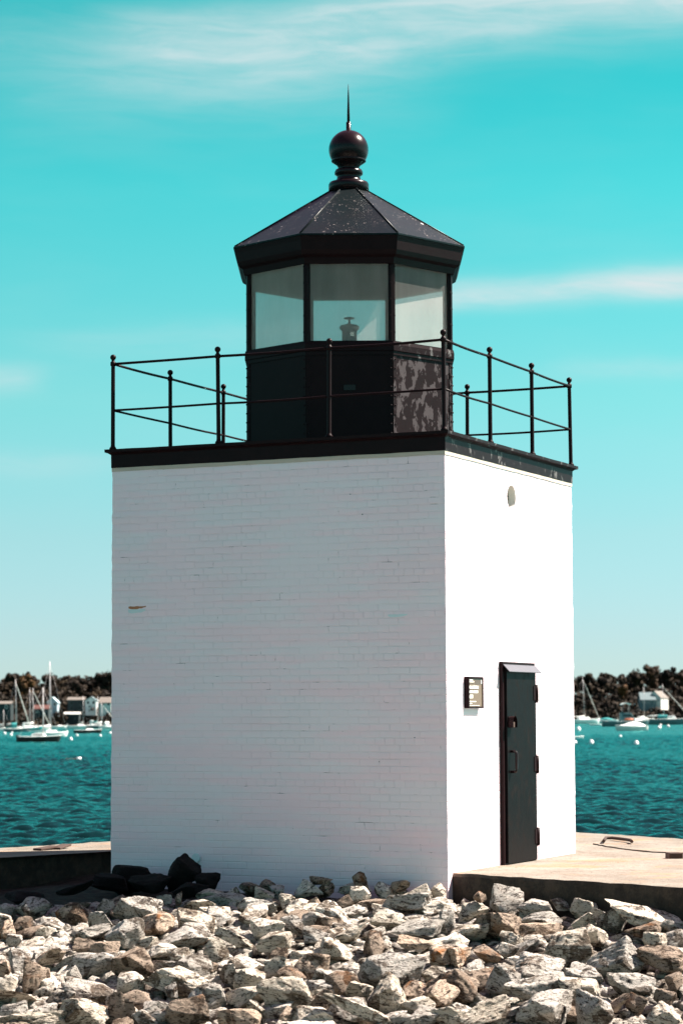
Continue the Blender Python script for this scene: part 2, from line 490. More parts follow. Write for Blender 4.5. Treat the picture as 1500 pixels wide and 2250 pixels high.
M = {}
M['brick'] = mat_brick()
M['black'] = mat_black('black_paint', 0.42)
M['gloss'] = mat_black('gloss_black_paint', 0.22, spec=0.22)
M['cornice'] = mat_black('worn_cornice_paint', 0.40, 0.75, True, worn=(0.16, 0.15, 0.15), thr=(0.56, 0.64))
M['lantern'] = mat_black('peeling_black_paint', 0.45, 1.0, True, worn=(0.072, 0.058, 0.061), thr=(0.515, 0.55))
M['door'] = mat_black('worn_door_paint', 0.36, 0.55, False, col=(0.0045, 0.004, 0.0045), worn=(0.017, 0.0125, 0.0115), thr=(0.48, 0.70), spec=0.04)
M['roof'] = mat_roof()
M['glass'] = mat_glass()
M['rock'] = mat_rock('granite_riprap', (0.54, 0.49, 0.435), (0.36, 0.32, 0.275), (0.022, 0.0145, 0.0115), (0.60, 0.555, 0.50))
M['shaderock'] = mat_rock('shade_black_rock', (0.014, 0.010, 0.010), (0.009, 0.007, 0.007), (0.006, 0.005, 0.005), (0.022, 0.018, 0.017), False)  # riprap copy with the tower's shade put into its near-black colour
M['stone'] = mat_concrete()
M['water'] = mat_water()
M['fill'] = mat_ground('dark_gravel', (0.020, 0.015, 0.013), (0.055, 0.042, 0.033), 9.0)  # shadow between the stones is put into the gravel's dark colour
M['shore'] = mat_ground('shore_earth', (0.008, 0.006, 0.005), (0.020, 0.014, 0.010), 0.15)
M['leaf'] = mat_leaf('brown_green_foliage', (0.011, 0.0075, 0.0055), (0.021, 0.014, 0.0095), (0.050, 0.032, 0.0155), 0.60)
M['bark'] = simple('bark', (0.05, 0.035, 0.025), 0.9)
M['white'] = simple('white_gelcoat', (0.80, 0.79, 0.76), 0.35, 0, 0.06)
M['offwhite'] = simple('weathered_white', (0.62, 0.60, 0.56), 0.6, 0, 0.12)
M['hull'] = simple('brown_black_hull', (0.045, 0.026, 0.024), 0.35)
M['hullgrey'] = simple('slate_hull', (0.10, 0.17, 0.18), 0.35)
M['teal'] = simple('teal_canvas', (0.01, 0.20, 0.20), 0.8)
M['mast'] = simple('aluminium_spar', (0.52, 0.46, 0.46), 0.4, 0.0)
M['window'] = simple('dark_window', (0.015, 0.018, 0.02), 0.15)
M['orange'] = simple('orange_plastic', (0.65, 0.16, 0.07), 0.5)
M['rust'] = simple('rusty_iron', (0.045, 0.021, 0.014), 0.85, 0, 0.4, 14, 0.5)
M['cream'] = simple('cream_mortar', (0.46, 0.37, 0.31), 0.8)
M['redroof'] = simple('red_brown_roof', (0.075, 0.022, 0.016), 0.8)
M['tanroof'] = simple('tan_roof', (0.13, 0.11, 0.095), 0.8)
M['tealwall'] = simple('dark_teal_clapboard', (0.010, 0.020, 0.022), 0.7)
M['greyroof'] = simple('grey_shingle', (0.10, 0.14, 0.15), 0.8)
M['paleblue'] = simple('pale_blue_wall', (0.36, 0.46, 0.50), 0.7)
M['chip'] = simple('bare_brick', (0.36, 0.15, 0.075), 0.9)
M['chipteal'] = simple('patched_paint', (0.55, 0.62, 0.64), 0.7)
M['panel'] = simple('tan_notice', (0.135, 0.090, 0.062), 0.5, 0, 0.3, 40)
M['ink'] = simple('brown_ink', (0.07, 0.045, 0.035), 0.6)
M['paper'] = simple('white_lettering', (0.85, 0.83, 0.78), 0.6, 0, 0.03)
M['beacon'] = simple('dark_teal_enamel', (0.03, 0.075, 0.08), 0.35)
M['steel'] = simple('zinc_flashing', (0.060, 0.056, 0.072), 0.45)
M['buoy'] = simple('buoy_white', (0.82, 0.79, 0.78), 0.4)

# ------------------------------------------------------------------ the lighthouse
NX, NY, TH = 0.989954, 22.904114, 0.4309311
S, H = 3.66, 4.01736
HS = S / 2
CX, CY = 0.0916797, 25.3312327
lh = thing('lighthouse', 'square white brick lighthouse with black octagonal lantern and iron gallery railing', 'lighthouse', (CX, CY, 0), -TH)
rng = random.Random(3)
# local axes: -y the shaded front face, +x the sunlit door face

def tower_walls():
    zs = sorted(set([round(-0.9 + 0.0677 * k, 4) for k in range(int((H + 0.9) / 0.0677) + 1)] + [H]))
    vent_v, vent_z, hw = 1.797 - HS, 3.726, 0.19
    zs = [z for z in zs if abs(z - (vent_z - hw)) > 0.02 and abs(z - (vent_z + hw)) > 0.02] + [vent_z - hw, vent_z + hw]
    zs = sorted(zs)
    side = [-HS, -0.95, vent_v - hw, vent_v + hw, 0.95]
    plan = [(s_, -HS, 0) for s_ in side] + [(HS, s_, 1) for s_ in side] + [(-s_, HS, 2) for s_ in side] + [(-HS, -s_, 3) for s_ in side]
    n = len(plan)
    vs, uv = [], []
    for z in zs:
        for i, (x, y, f) in enumerate(plan):
            k = 0.0
            if i % 5 == 0:
                k = rng.uniform(-0.006, 0.0025)
            vs.append((x + math.copysign(k, x) * (i % 5 == 0), y + math.copysign(k, y) * (i % 5 == 0), z))
    arc = [0.0]
    for i in range(n):
        a, b = plan[i], plan[(i + 1) % n]
        arc.append(arc[-1] + math.hypot(b[0] - a[0], b[1] - a[1]))
    me = bpy.data.meshes.new('brick_wall')
    faces, fuv = [], []
    for k in range(len(zs) - 1):
        for i in range(n):
            if i == 7 and zs[k] >= vent_z - hw - 1e-4 and zs[k + 1] <= vent_z + hw + 1e-4:
                continue
            j = (i + 1) % n
            faces.append((k * n + i, k * n + j, (k + 1) * n + j, (k + 1) * n + i))
            fuv.append([(arc[i], zs[k]), (arc[i + 1], zs[k]), (arc[i + 1], zs[k + 1]), (arc[i], zs[k + 1])])
    # ring of faces between the square opening and the round vent
    NSEG = 32
    base = len(vs); rad = 0.122
    sq = []
    for q in range(NSEG):
        a = 2 * math.pi * q / NSEG
        c_, s_ = math.cos(a), math.sin(a); mm = hw / max(abs(c_), abs(s_))
        sq.append((vent_v + c_ * mm, vent_z + s_ * mm)); 
    ci = [(vent_v + rad * math.cos(2 * math.pi * q / NSEG), vent_z + rad * math.sin(2 * math.pi * q / NSEG)) for q in range(NSEG)]
    dep = 0.075
    vs += [(HS, y, z) for y, z in sq] + [(HS, y, z) for y, z in ci] + [(HS - dep, y, z) for y, z in ci]
    u0 = arc[7] - (vent_v - hw)
    for q in range(NSEG):
        r = (q + 1) % NSEG
        faces.append((base + q, base + r, base + NSEG + r, base + NSEG + q))
        fuv.append([(u0 + sq[q][0], sq[q][1]), (u0 + sq[r][0], sq[r][1]), (u0 + ci[r][0], ci[r][1]), (u0 + ci[q][0], ci[q][1])])
    me.from_pydata(vs, [], faces)
    lay = me.uv_layers.new(name='UVMap')
    li = 0
    for f in fuv:
        for p in f:
            lay.data[li].uv = p; li += 1
    me.materials.append(M['brick'])
    bm = bmesh.new(); bm.from_mesh(me); bmesh.ops.recalc_face_normals(bm, faces=bm.faces)
    # normals must look outwards
    fc = max(bm.faces, key=lambda f: f.calc_center_median().x)
    if fc.normal.x < 0: bmesh.ops.reverse_faces(bm, faces=bm.faces)
    bm.to_mesh(me); bm.free()
    return link('brick_wall', me, lh), ci, dep, vent_v, vent_z
wall, vent_ci, vent_dep, vent_v, vent_z = tower_walls()

# the round vent: mortar-lined bore with a perforated plate at the back
b = MB()
b.loft([[(HS + 0.004, y, z) for y, z in vent_ci], [(HS - vent_dep, y, z) for y, z in vent_ci]], True, False, False)
vent = b.build('vent', M['offwhite'], lh, fix=False)
b = MB()
r0 = 0.122
b.add([(HS - vent_dep, y, z) for y, z in vent_ci], [tuple(range(len(vent_ci)))])
g2 = MB()
st = 0.030
for i in range(-4, 5):
    for j in range(-4, 5):
        yy, zz = i * st + (st / 2 if j % 2 else 0), j * st
        if yy * yy + zz * zz < (r0 - 0.012) ** 2:
            b.box(HS - vent_dep + 0.001, HS - vent_dep + 0.004, vent_v + yy - 0.007, vent_v + yy + 0.007, vent_z + zz - 0.007, vent_z + zz + 0.007, 1)
b.build('vent_grille', [M['window'], M['cream']], vent)

# patches of bare brick on the shaded face
for (u, z, w_, h_, mt) in ((3.368, 2.594, 0.20, 0.030, 'chip'), (3.372, 2.555, 0.20, 0.045, 'chipteal'), (0.50, 2.452, 0.20, 0.030, 'chipteal')):
    x = HS - u
    pts = []
    for k in range(9):
        pts.append((x - w_ / 2 + w_ * k / 8, z + h_ / 2 + rng.uniform(-.003, .003)))
    for k in range(9):
        t_ = 1 - k / 8
        pts.append((x - w_ / 2 + w_ * t_, z + h_ / 2 - 0.004 - h_ * (0.35 + 0.65 * math.sin(math.pi * min(1, 0.15 + t_ * 0.9)) ** 1.0) * rng.uniform(0.65, 1)))
    b = MB(); b.loft([[(p[0], -HS + 0.004, p[1]) for p in pts], [(p[0], -HS - 0.003, p[1]) for p in pts]])
    b.build('chipped_patch', M[mt], lh)

# stub of painted pipe sloping out of the wall foot
b = MB(); px_ = HS - 2.80
b.tube([(px_ + 0.13, -HS + 0.05, 0.10), (px_ + 0.02, -HS - 0.05, 0.01), (px_ - 0.12, -HS - 0.10, -0.08)], 0.03, 10)
b.lathe([(0.045, -0.02), (0.045, 0.02)], 10)
for i in range(len(b.v) - 20, len(b.v)):
    x, y, z = b.v[i]; b.v[i] = (px_ + 0.12 + x, -HS - 0.012 + z, 0.095 + y)
b.build('pipe_stub', M['chipteal'], lh)

def square_ring(b, prof, n=24, jit=0.0):
    """profile of (offset outwards from the wall plane, z) swept round the square tower"""
    rings = []
    for off, z in prof:
        q = HS + off; r = []
        for s_ in range(4):
            for k in range(n):
                t_ = -q + 2 * q * k / n
                r.append([(t_, -q), (q, t_), (-t_, q), (-q, -t_)][s_] + (z + (rng.uniform(-jit, jit)),))
        rings.append(r)
    b.loft(rings, True, False, False)
b = MB()
square_ring(b, [(-0.05, H + 0.012), (0.012, H + 0.012), (0.014, 4.160), (0.034, 4.178), (0.062, 4.186), (0.064, 4.216), (-0.10, 4.2165)], 24, 0.0015)
b.build('cornice', M['cornice'], lh)
b = MB()
square_ring(b, [(-0.02, H - 0.030), (0.008, H - 0.026), (0.008, H + 0.011), (-0.02, H + 0.011)], 24, 0.003)
b.build('mortar_band', M['cream'], lh)
b = MB(); q = HS - 0.06
b.box(-q, q, -q, q, 4.10, 4.219)
b.build('gallery_deck', M['black'], lh)

# gallery railing: round bars through twelve ball-topped posts
ZD = 4.219
def rail_path(z, sag):
    pts = []
    q = HS + 0.0
    cs = [(-q, -q), (q, -q), (q, q), (-q, q)]
    for s_ in range(4):
        a, c = cs[s_], cs[(s_ + 1) % 4]
        for bay in range(3):
            wob = rng.uniform(0.2, 1.0) * sag
            for k in range(6):
                t_ = (bay + k / 6) / 3
                dz_ = -wob * math.sin(math.pi * k / 6)
                pts.append((a[0] + (c[0] - a[0]) * t_, a[1] + (c[1] - a[1]) * t_, z + dz_))
    pts.append(pts[0])
    return pts
b = MB()
def tube_closed(b, pts, r):
    # break the loop at the corners so that bars stay round
    for s_ in range(4):
        b.tube(pts[s_ * 18:s_ * 18 + 19], r, 8)
tube_closed(b, rail_path(ZD + 0.885, 0.009), 0.0135)
tube_closed(b, rail_path(ZD + 0.405, 0.009), 0.0115)
railing = b.build('railing', M['black'], lh)
b = MB()
b.lathe([(0.036, 0), (0.036, 0.018), (0.024, 0.032), (0.0215, 0.05), (0.0205, 0.86), (0.0205, 0.866), (0.028, 0.868), (0.028, 0.905), (0.020, 0.910), (0.016, 0.922)]
        + [(0.0305 * math.sin(a), 0.955 - 0.0305 * math.cos(a)) for a in [0.55 + 0.26 * k for k in range(10)]] + [(0.001, 0.9855)], 14)
post_me = None
for s_ in range(4):
    for k in range(3):
        t_ = -HS + S * k / 3
        x, y = [(t_, -HS), (HS, t_), (-t_, HS), (-HS, -t_)][s_]
        if post_me is None:
            p = b.build('railing_post', M['black'], railing); post_me = p.data
        else:
            p = link('railing_post', post_me, railing)
        p.location = (x, y, ZD - 0.002)
        p.rotation_euler = (R_(rng.uniform(-0.5, 0.5)), R_(rng.uniform(-0.5, 0.5)), 0)

# octagonal lantern; its faces look along and across the line of sight
ROT8 = TH + R_(22.5) - R_(90) - 0.0035
def oct_pts(r, z):
    return [(r * math.cos(ROT8 + R_(45) * k), r * math.sin(ROT8 + R_(45) * k), z) for k in range(8)]
Z_SILL, Z_WT = 5.300, 6.150
b = MB()
b.loft([oct_pts(1.166, 4.215), oct_pts(1.166, 4.275), oct_pts(1.158, 4.282), oct_pts(1.158, 5.17)], True, False, False)
b.loft([oct_pts(1.166 - 0.06, 4.215), oct_pts(1.158 - 0.06, 5.17)], True, False, False)
for k in range(8):   # riveted corner strips
    for sgn in (-1, 1):
        p, q = Vector(oct_pts(1.1585, 0)[k]), Vector(oct_pts(1.1585, 0)[(k + sgn) % 8])
        d = (q - p).normalized(); nrm = Vector((p.x + q.x, p.y + q.y, 0)).normalized()
        b.loft([[p + Vector((0, 0, z)), p + d * 0.045 + Vector((0, 0, z)), p + d * 0.045 + nrm * 0.006 + Vector((0, 0, z)), p + nrm * 0.006 + Vector((0, 0, z))] for z in (4.29, 5.165)])
        for m_ in range(9):
            c_ = p + d * 0.022 + nrm * 0.007 + Vector((0, 0, 4.36 + m_ * 0.095))
            b.sphere(c_, 0.009, 6, 4)
lant = b.build('lantern_wall', M['lantern'], lh)
b = MB()
b.loft([oct_pts(1.10, 5.16), oct_pts(1.172, 5.163), oct_pts(1.172, 5.20), oct_pts(1.184, 5.206), oct_pts(1.184, 5.268), oct_pts(1.176, Z_SILL), oct_pts(1.06, Z_SILL), oct_pts(1.06, 5.18)], True, False, False)
b.build('sill', M['cornice'], lant)
b = MB()
b.loft([oct_pts(1.10, 5.10), oct_pts(1.10, 5.16)])
b.build('lantern_floor', M['offwhite'], lant)
# small blank plate and bolt on the front panel
b = MB()
fa = ROT8 - R_(22.5) + R_(45)
def face_frame(k):
    a, c = Vector(oct_pts(1.158, 0)[k]), Vector(oct_pts(1.158, 0)[(k + 1) % 8])
    e = (c - a).normalized(); n_ = Vector((a.x + c.x, a.y + c.y, 0)).normalized(); mid = (a + c) / 2
    return mid, e, n_
front_k = min(range(8), key=lambda k: (Matrix.Rotation(-TH, 3, 'Z') @ face_frame(k)[2]).y)
mid, e, n_ = face_frame(front_k)
Mx = Matrix(((e.x, n_.x, 0, mid.x), (e.y, n_.y, 0, mid.y), (0, 0, 1, 4.80), (0, 0, 0, 1)))
b.box(-0.06, 0.06, 0.001, 0.008, 0.0, 0.055, 0, Mx)
b.build('plate', M['gloss'], lant)

for k in range(8):
    a, c = Vector(oct_pts(1.145, 0)[k]), Vector(oct_pts(1.145, 0)[(k + 1) % 8])
    n_ = Vector((a.x + c.x, a.y + c.y, 0)).normalized(); e = (c - a).normalized()
    b = MB()
    i0, i1 = a + e * 0.02 - n_ * 0.012, c - e * 0.02 - n_ * 0.012
    b.add([i0 + Vector((0, 0, Z_SILL - 0.01)), i1 + Vector((0, 0, Z_SILL - 0.01)), i1 + Vector((0, 0, Z_WT + 0.02)), i0 + Vector((0, 0, Z_WT + 0.02)),
           i0 - n_ * 0.006 + Vector((0, 0, Z_SILL - 0.01)), i1 - n_ * 0.006 + Vector((0, 0, Z_SILL - 0.01)), i1 - n_ * 0.006 + Vector((0, 0, Z_WT + 0.02)), i0 - n_ * 0.006 + Vector((0, 0, Z_WT + 0.02))],
          [(0, 1, 2, 3)])
    b.build('window_pane', M['glass'], lh, fix=False)
    # slim black frame round each pane
    b = MB()
    for (s0, s1, z0, z1) in ((0.014, 0.040, Z_SILL, Z_WT), ((c - a).length - 0.040, (c - a).length - 0.014, Z_SILL, Z_WT), (0.040, (c - a).length - 0.040, Z_WT - 0.012, Z_WT), (0.040, (c - a).length - 0.040, Z_SILL + 0.0005, Z_SILL + 0.012)):
        p0, p1 = a + e * s0, a + e * s1
        b.loft([[p0 - n_ * 0.011 + Vector((0, 0, z)), p1 - n_ * 0.011 + Vector((0, 0, z)), p1 + n_ * 0.005 + Vector((0, 0, z)), p0 + n_ * 0.005 + Vector((0, 0, z))] for z in (z0, z1)])
    b.build('window_frame', M['black'], lh)
b0 = MB()
for k in range(8):
    p = Vector(oct_pts(1.152, 0)[k]); rad = p.normalized(); tan = Vector((-rad.y, rad.x, 0))
    b = MB()
    sec = [(-0.030, -0.012), (-0.012, -0.050), (0.012, -0.050), (0.030, -0.012), (0.018, 0.010), (-0.018, 0.010)]
    b.loft([[p + tan * u + rad * v + Vector((0, 0, z)) for u, v in sec] for z in (Z_SILL, Z_WT + 0.01)])
    for m_ in range(5):
        for sgn in (-1, 1):
            b.sphere(p + rad * 0.002 + tan * 0.024 * sgn + Vector((0, 0, Z_SILL + 0.10 + 0.17 * m_)), 0.010, 6, 4)
    b.build('mullion', M['black'], lh)

# roof with moulded eave
b = MB()
b.loft([oct_pts(1.075, 6.152), oct_pts(1.160, 6.149), oct_pts(1.176, 6.135), oct_pts(1.184, 6.100), oct_pts(1.190, 6.105), oct_pts(1.206, 6.165), oct_pts(1.250, 6.19),
        oct_pts(1.270, 6.235), oct_pts(1.285, 6.33), oct_pts(1.297, 6.378)], True, False, False)
b.loft([oct_pts(1.075, 6.152), oct_pts(1.075, 6.30)], True, False, False)
roof_e = b.build('eave', M['black'], lh)
b = MB()
b.loft([oct_pts(1.297, 6.3785), oct_pts(1.310, 6.380), oct_pts(1.310, 6.396), oct_pts(1.290, 6.406), oct_pts(0.20, 7.088)], True, False, False)
b.loft([oct_pts(1.08, 6.30), oct_pts(0.17, 6.98)], True, False, True)
for k in range(8):
    p, q = Vector(oct_pts(1.296, 6.404)[k]), Vector(oct_pts(0.20, 7.090)[k])
    b.tube([p, q], 0.010, 6)
roof = b.build('lantern_roof', M['roof'], lh)
b = MB()
prof = [(0.216, 7.078), (0.216, 7.165), (0.205, 7.186), (0.150, 7.192), (0.132, 7.215), (0.124, 7.245), (0.130, 7.262), (0.150, 7.275), (0.153, 7.300), (0.140, 7.326), (0.108, 7.334), (0.112, 7.345)]
prof += [(0.213 * math.sin(a), 7.545 - 0.213 * math.cos(a)) for a in [0.62 + 0.125 * k for k in range(2)]]
prof += [(0.180, 7.412), (0.186, 7.418), (0.186, 7.428), (0.182, 7.434)]
prof += [(0.213 * math.sin(a), 7.545 - 0.213 * math.cos(a)) for a in [1.03 + 0.125 * k for k in range(16)]]
prof += [(0.03, 7.756), (0.026, 7.757), (0.026, 7.845), (0.018, 7.853)]
b.lathe(prof, 40)
fin = b.build('ball_finial', M['gloss'], roof)
b = MB(); b.lathe([(0.016, 7.846), (0.014, 7.95), (0.0085, 8.13), (0.002, 8.268)], 10)
b.build('lightning_rod', M['black'], roof)

# steel door on the sunlit face: v runs from the near corner
def VX(v): return v - HS
b = MB()
x0 = HS - 0.02
b.box(x0, HS + 0.038, VX(1.400), VX(1.452), 0.0, 2.00)
b.box(x0, HS + 0.038, VX(2.288), VX(2.335), 0.0, 2.00)
b.box(x0, HS + 0.040, VX(1.398), VX(2.337), 2.001, 2.030)
frame = b.build('door_frame', M['black'], lh); bevel(frame, 0.004)
b = MB(); b.box(HS - 0.01, HS + 0.062, VX(1.4525), VX(2.300), 0.012, 1.975)
door = b.build('door', M['door'], lh); bevel(door, 0.005)
for zc in (1.72, 0.99, 0.25):
    b = MB()
    b.tube([(HS + 0.062, VX(2.309), zc - 0.088), (HS + 0.062, VX(2.309), zc + 0.088)], 0.024, 12)
    b.tube([(HS + 0.062, VX(2.309), zc - 0.10), (HS + 0.062, VX(2.309), zc - 0.0885)], 0.018, 10)
    b.box(HS + 0.050, HS + 0.068, VX(2.225), VX(2.305), zc - 0.075, zc + 0.075)
    b.build('hinge', M['black'], door)
b = MB(); hy = VX(1.545)
b.tube([(HS + 0.060, hy, 1.13), (HS + 0.105, hy, 1.13), (HS + 0.122, hy, 1.118), (HS + 0.125, hy, 1.10), (HS + 0.125, hy, 0.955), (HS + 0.122, hy, 0.935), (HS + 0.105, hy, 0.925), (HS + 0.060, hy, 0.925)], 0.014, 10)
b.build('handle', M['gloss'], door)
b = MB()
b.box(HS + 0.062, HS + 0.070, VX(1.475), VX(1.60), 1.375, 1.48)
b.loft([[(HS + 0.0705, VX(1.52) + 0.055 * math.cos(a), 1.43 + 0.055 * math.sin(a)) for a in [math.pi * k / 10 for k in range(11)]] + [(HS + 0.0705, VX(1.52) - 0.055, 1.37), (HS + 0.0705, VX(1.52) + 0.055, 1.37)],
        [(HS + 0.125, VX(1.52) + 0.055 * math.cos(a), 1.43 + 0.055 * math.sin(a)) for a in [math.pi * k / 10 for k in range(11)]] + [(HS + 0.125, VX(1.52) - 0.055, 1.37), (HS + 0.125, VX(1.52) + 0.055, 1.37)]], True, True, False)
b.build('lock_shield', M['black'], door)
b = MB(); b.box(HS + 0.085, HS + 0.110, VX(1.50), VX(1.545), 1.372, 1.425)
b.build('padlock', M['rust'], door)
b = MB()
b.loft([[(HS + 0.041, y, 1.998), (HS + 0.041, y, 2.004), (HS + 0.110, y, 1.932), (HS + 0.107, y, 1.926)] for y in (VX(1.415), VX(2.352))])
b.build('rain_hood', M['steel'], lh)

# ------------------------------------------------------------------ notice box, bolted beside the door
Rz = Matrix.Rotation(-TH, 4, 'Z')
def lw(p): return Matrix.Translation((CX, CY, 0)) @ Rz @ Vector(p)
nb = thing('notice_box', 'small black framed notice with tan panel and white lettering, bolted beside the steel door', 'notice', lw((HS, VX(0.645), 1.715)), -TH)
hw_, hh = 0.195, 0.153
b = MB()
b.box(0.001, 0.052, -hw_, -hw_ + 0.018, -hh, hh); b.box(0.001, 0.052, hw_ - 0.022, hw_, -hh, hh)
b.box(0.001, 0.052, -hw_ + 0.018, hw_ - 0.022, hh - 0.020, hh); b.box(0.001, 0.052, -hw_ + 0.018, hw_ - 0.022, -hh, -hh + 0.016)
bevel(b.build('frame', M['black'], nb), 0.002)
b = MB(); b.box(0.002, 0.044, -hw_ + 0.018, hw_ - 0.022, -hh + 0.016, hh - 0.020)
pan = b.build('panel', M['panel'], nb)
b = MB(); y0_ = -hw_ + 0.022
b.box(0.0442, 0.0448, y0_ + 0.155, hw_ - 0.030, 0.078, 0.128, 1)                    # dark picture strip of the heading
b.box(0.0442, 0.0450, hw_ - 0.046, hw_ - 0.033, 0.085, 0.128, 0)                    # small shield
def line_of_words(z, h_, ws, x=0.004, mi=0, gap=0.010):
    for w_ in ws:
        n_l = max(2, int(w_ / 0.016))
        for q in range(n_l):
            a_ = x + w_ * q / n_l
            k_ = rng.uniform(0.75, 1.0)
            b.box(0.0445, 0.0452, y0_ + a_, y0_ + a_ + w_ / n_l * 0.86, z, z + h_ * k_, mi)
        x += w_ + gap
line_of_words(0.116, 0.012, [0.10]); line_of_words(0.099, 0.010, [0.13], mi=0); line_of_words(0.084, 0.008, [0.06, 0.06], mi=1)
line_of_words(0.038, 0.031, [0.108, 0.128]); line_of_words(-0.005, 0.027, [0.092, 0.128]); line_of_words(-0.056, 0.036, [0.096])
line_of_words(0.027, 0.007, [0.05, 0.08, 0.07], mi=1); line_of_words(-0.017, 0.006, [0.05, 0.05], mi=1)
line_of_words(-0.092, 0.010, [0.07, 0.10], gap=0.006); line_of_words(-0.110, 0.008, [0.07]); line_of_words(-0.128, 0.005, [0.05, 0.09, 0.11])
b.build('lettering', [M['paper'], M['ink']], pan)

# ------------------------------------------------------------------ beacon behind the glass
bc = thing('beacon', 'dark teal beacon lamp with a small disc cap inside the glazed lantern', 'beacon lamp', lw((0, 0, 5.162)), -TH)
b = MB(); b.lathe([(0.085, 0.0), (0.085, 0.02), (0.080, 0.03), (0.080, 0.43)], 20, cap1=True)
b.build('housing', M['beacon'], bc)
b = MB(); b.lathe([(0.084, 0.425), (0.106, 0.445), (0.108, 0.465), (0.085, 0.480), (0.03, 0.493), (0.012, 0.50), (0.011, 0.545), (0.056, 0.551), (0.060, 0.560), (0.03, 0.567)], 20)
b.build('cap', M['beacon'], bc)
b = MB(); Mb = Matrix.Rotation(TH - R_(90) + 0.35, 4, 'Z')
b.box(0.075, 0.083, -0.022, 0.022, 0.355, 0.40, 0, Mb)
b.build('lens', M['white'], bc)

# ------------------------------------------------------------------ ground, wharf, water, far shore
def ground_z(x, y):
    pts = [(10, -1.12), (17.0, -1.12), (18.6, -0.95), (20.2, -0.64), (21.6, -0.38), (22.6, -0.22), (24.0, -0.12), (27.0, -0.10), (40, -0.10)]
    for (a, za), (c, zc) in zip(pts, pts[1:]):
        if y <= c:
            z = za + (zc - za) * max(0, (y - a)) / (c - a); break
    else:
        z = pts[-1][1]
    lf = max(0.0, min(1.0, (-2.0 - x) / 2.0))          # the bank is lower out to the seaward side of the tower
    z -= 0.16 * lf * max(0.0, min(1.0, (y - 21) / 2))
    rt = max(0.0, min(1.0, (x - 1.2) / 1.6))
    z += 0.15 * rt * max(0.0, min(1.0, (23.5 - y) / 1.5))
    return z
nx, ny = 90, 110
vs_, fs_ = [], []
import mathutils.noise as mnoise
for j in range(ny + 1):
    for i in range(nx + 1):
        x = -14 + 28 * i / nx; y = -3 + 35 * j / ny
        # end the fill inside the wharf outline
        vs_.append((x, y, ground_z(x, y) - 0.10 + 0.06 * mnoise.noise(Vector((x * 1.7, y * 1.7, 0)))))
for j in range(ny):
    for i in range(nx):
        y = -3 + 35 * (j + 0.5) / ny; x = -14 + 28 * (i + 0.5) / nx
        if y > 34.0 - abs(x - 1.1) * 1.25 and y > 18: continue
        a = j * (nx + 1) + i
        fs_.append((a, a + 1, a + nx + 2, a + nx + 1))
gb = MB(); gb.add(vs_, fs_, 0, True)
tag(gb.build('ground', M['fill'], None, fix=False), kind='structure')

def wiggle(p, q, step, amp, rs):
    n = max(2, int((Vector(q) - Vector(p)).length / step)); out = []
    for k in range(n):
        t_ = k / n
        x, y = p[0] + (q[0] - p[0]) * t_, p[1] + (q[1] - p[1]) * t_
        out.append((x + rs.uniform(-amp, amp), y + rs.uniform(-amp, amp)))
    return out
def slab(b, poly, z_top, z_bot, zj, rs, inset=0.025, lean=0.0):
    n = len(poly); cx = sum(p[0] for p in poly) / n; cy = sum(p[1] for p in poly) / n
    def pull(p, k):
        d = math.hypot(p[0] - cx, p[1] - cy) or 1
        return (p[0] + (cx - p[0]) / d * k, p[1] + (cy - p[1]) / d * k)
    zt = [z_top + rs.uniform(-zj, zj) for _ in poly]
    rings = [[(*p, z_bot) for p in poly], [(*p, z - 0.03) for p, z in zip(poly, zt)], [(*pull(p, inset), z) for p, z in zip(poly, zt)], [(*pull(p, inset * 4), z_top) for p in poly]]
    b.loft(rings, True, False, True)
rs = random.Random(11)
A = [(1.02, 23.02), (2.93, 20.99), (5.2, 18.6), (9.0, 14.4), (11.5, 17.0), (4.09, 29.17), (2.97, 31.01), (1.10, 33.9), (-2.78, 29.19), (-3.92, 27.75), (-10.0, 20.2), (-8.9, 20.3), (-3.66, 25.92), (-2.58, 27.08), (-1.2, 28.3), (0.2, 25.5)]
poly = []
for k in range(len(A)):
    poly += wiggle(A[k], A[(k + 1) % len(A)], 0.13, 0.012, rs)
b = MB(); slab(b, poly, 0.0, -2.6, 0.005, rs, 0.022)
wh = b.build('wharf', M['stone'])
tag(wh, kind='structure')
# a separate granite capstone, a hand higher, along the far edge
cap_px = [(1300, 1851), (1330, 1857), (1380, 1864), (1430, 1869), (1500, 1872), (1600, 1879), (1640, 1862), (1500, 1849), (1400, 1841), (1336, 1837), (1329, 1842)]
cp = [at_z(px, py, 0.022) for px, py in cap_px]
poly = []
for k in range(len(cp)):
    poly += wiggle(cp[k][:2], cp[(k + 1) % len(cp)][:2], 0.10, 0.012, rs)
b = MB(); slab(b, poly, 0.013, -0.05, 0.002, rs, 0.006)
tag(b.build('capstone', M['stone']), 'cracked granite capstone lying on the seaward edge of the wharf behind the door side', 'stone slab')

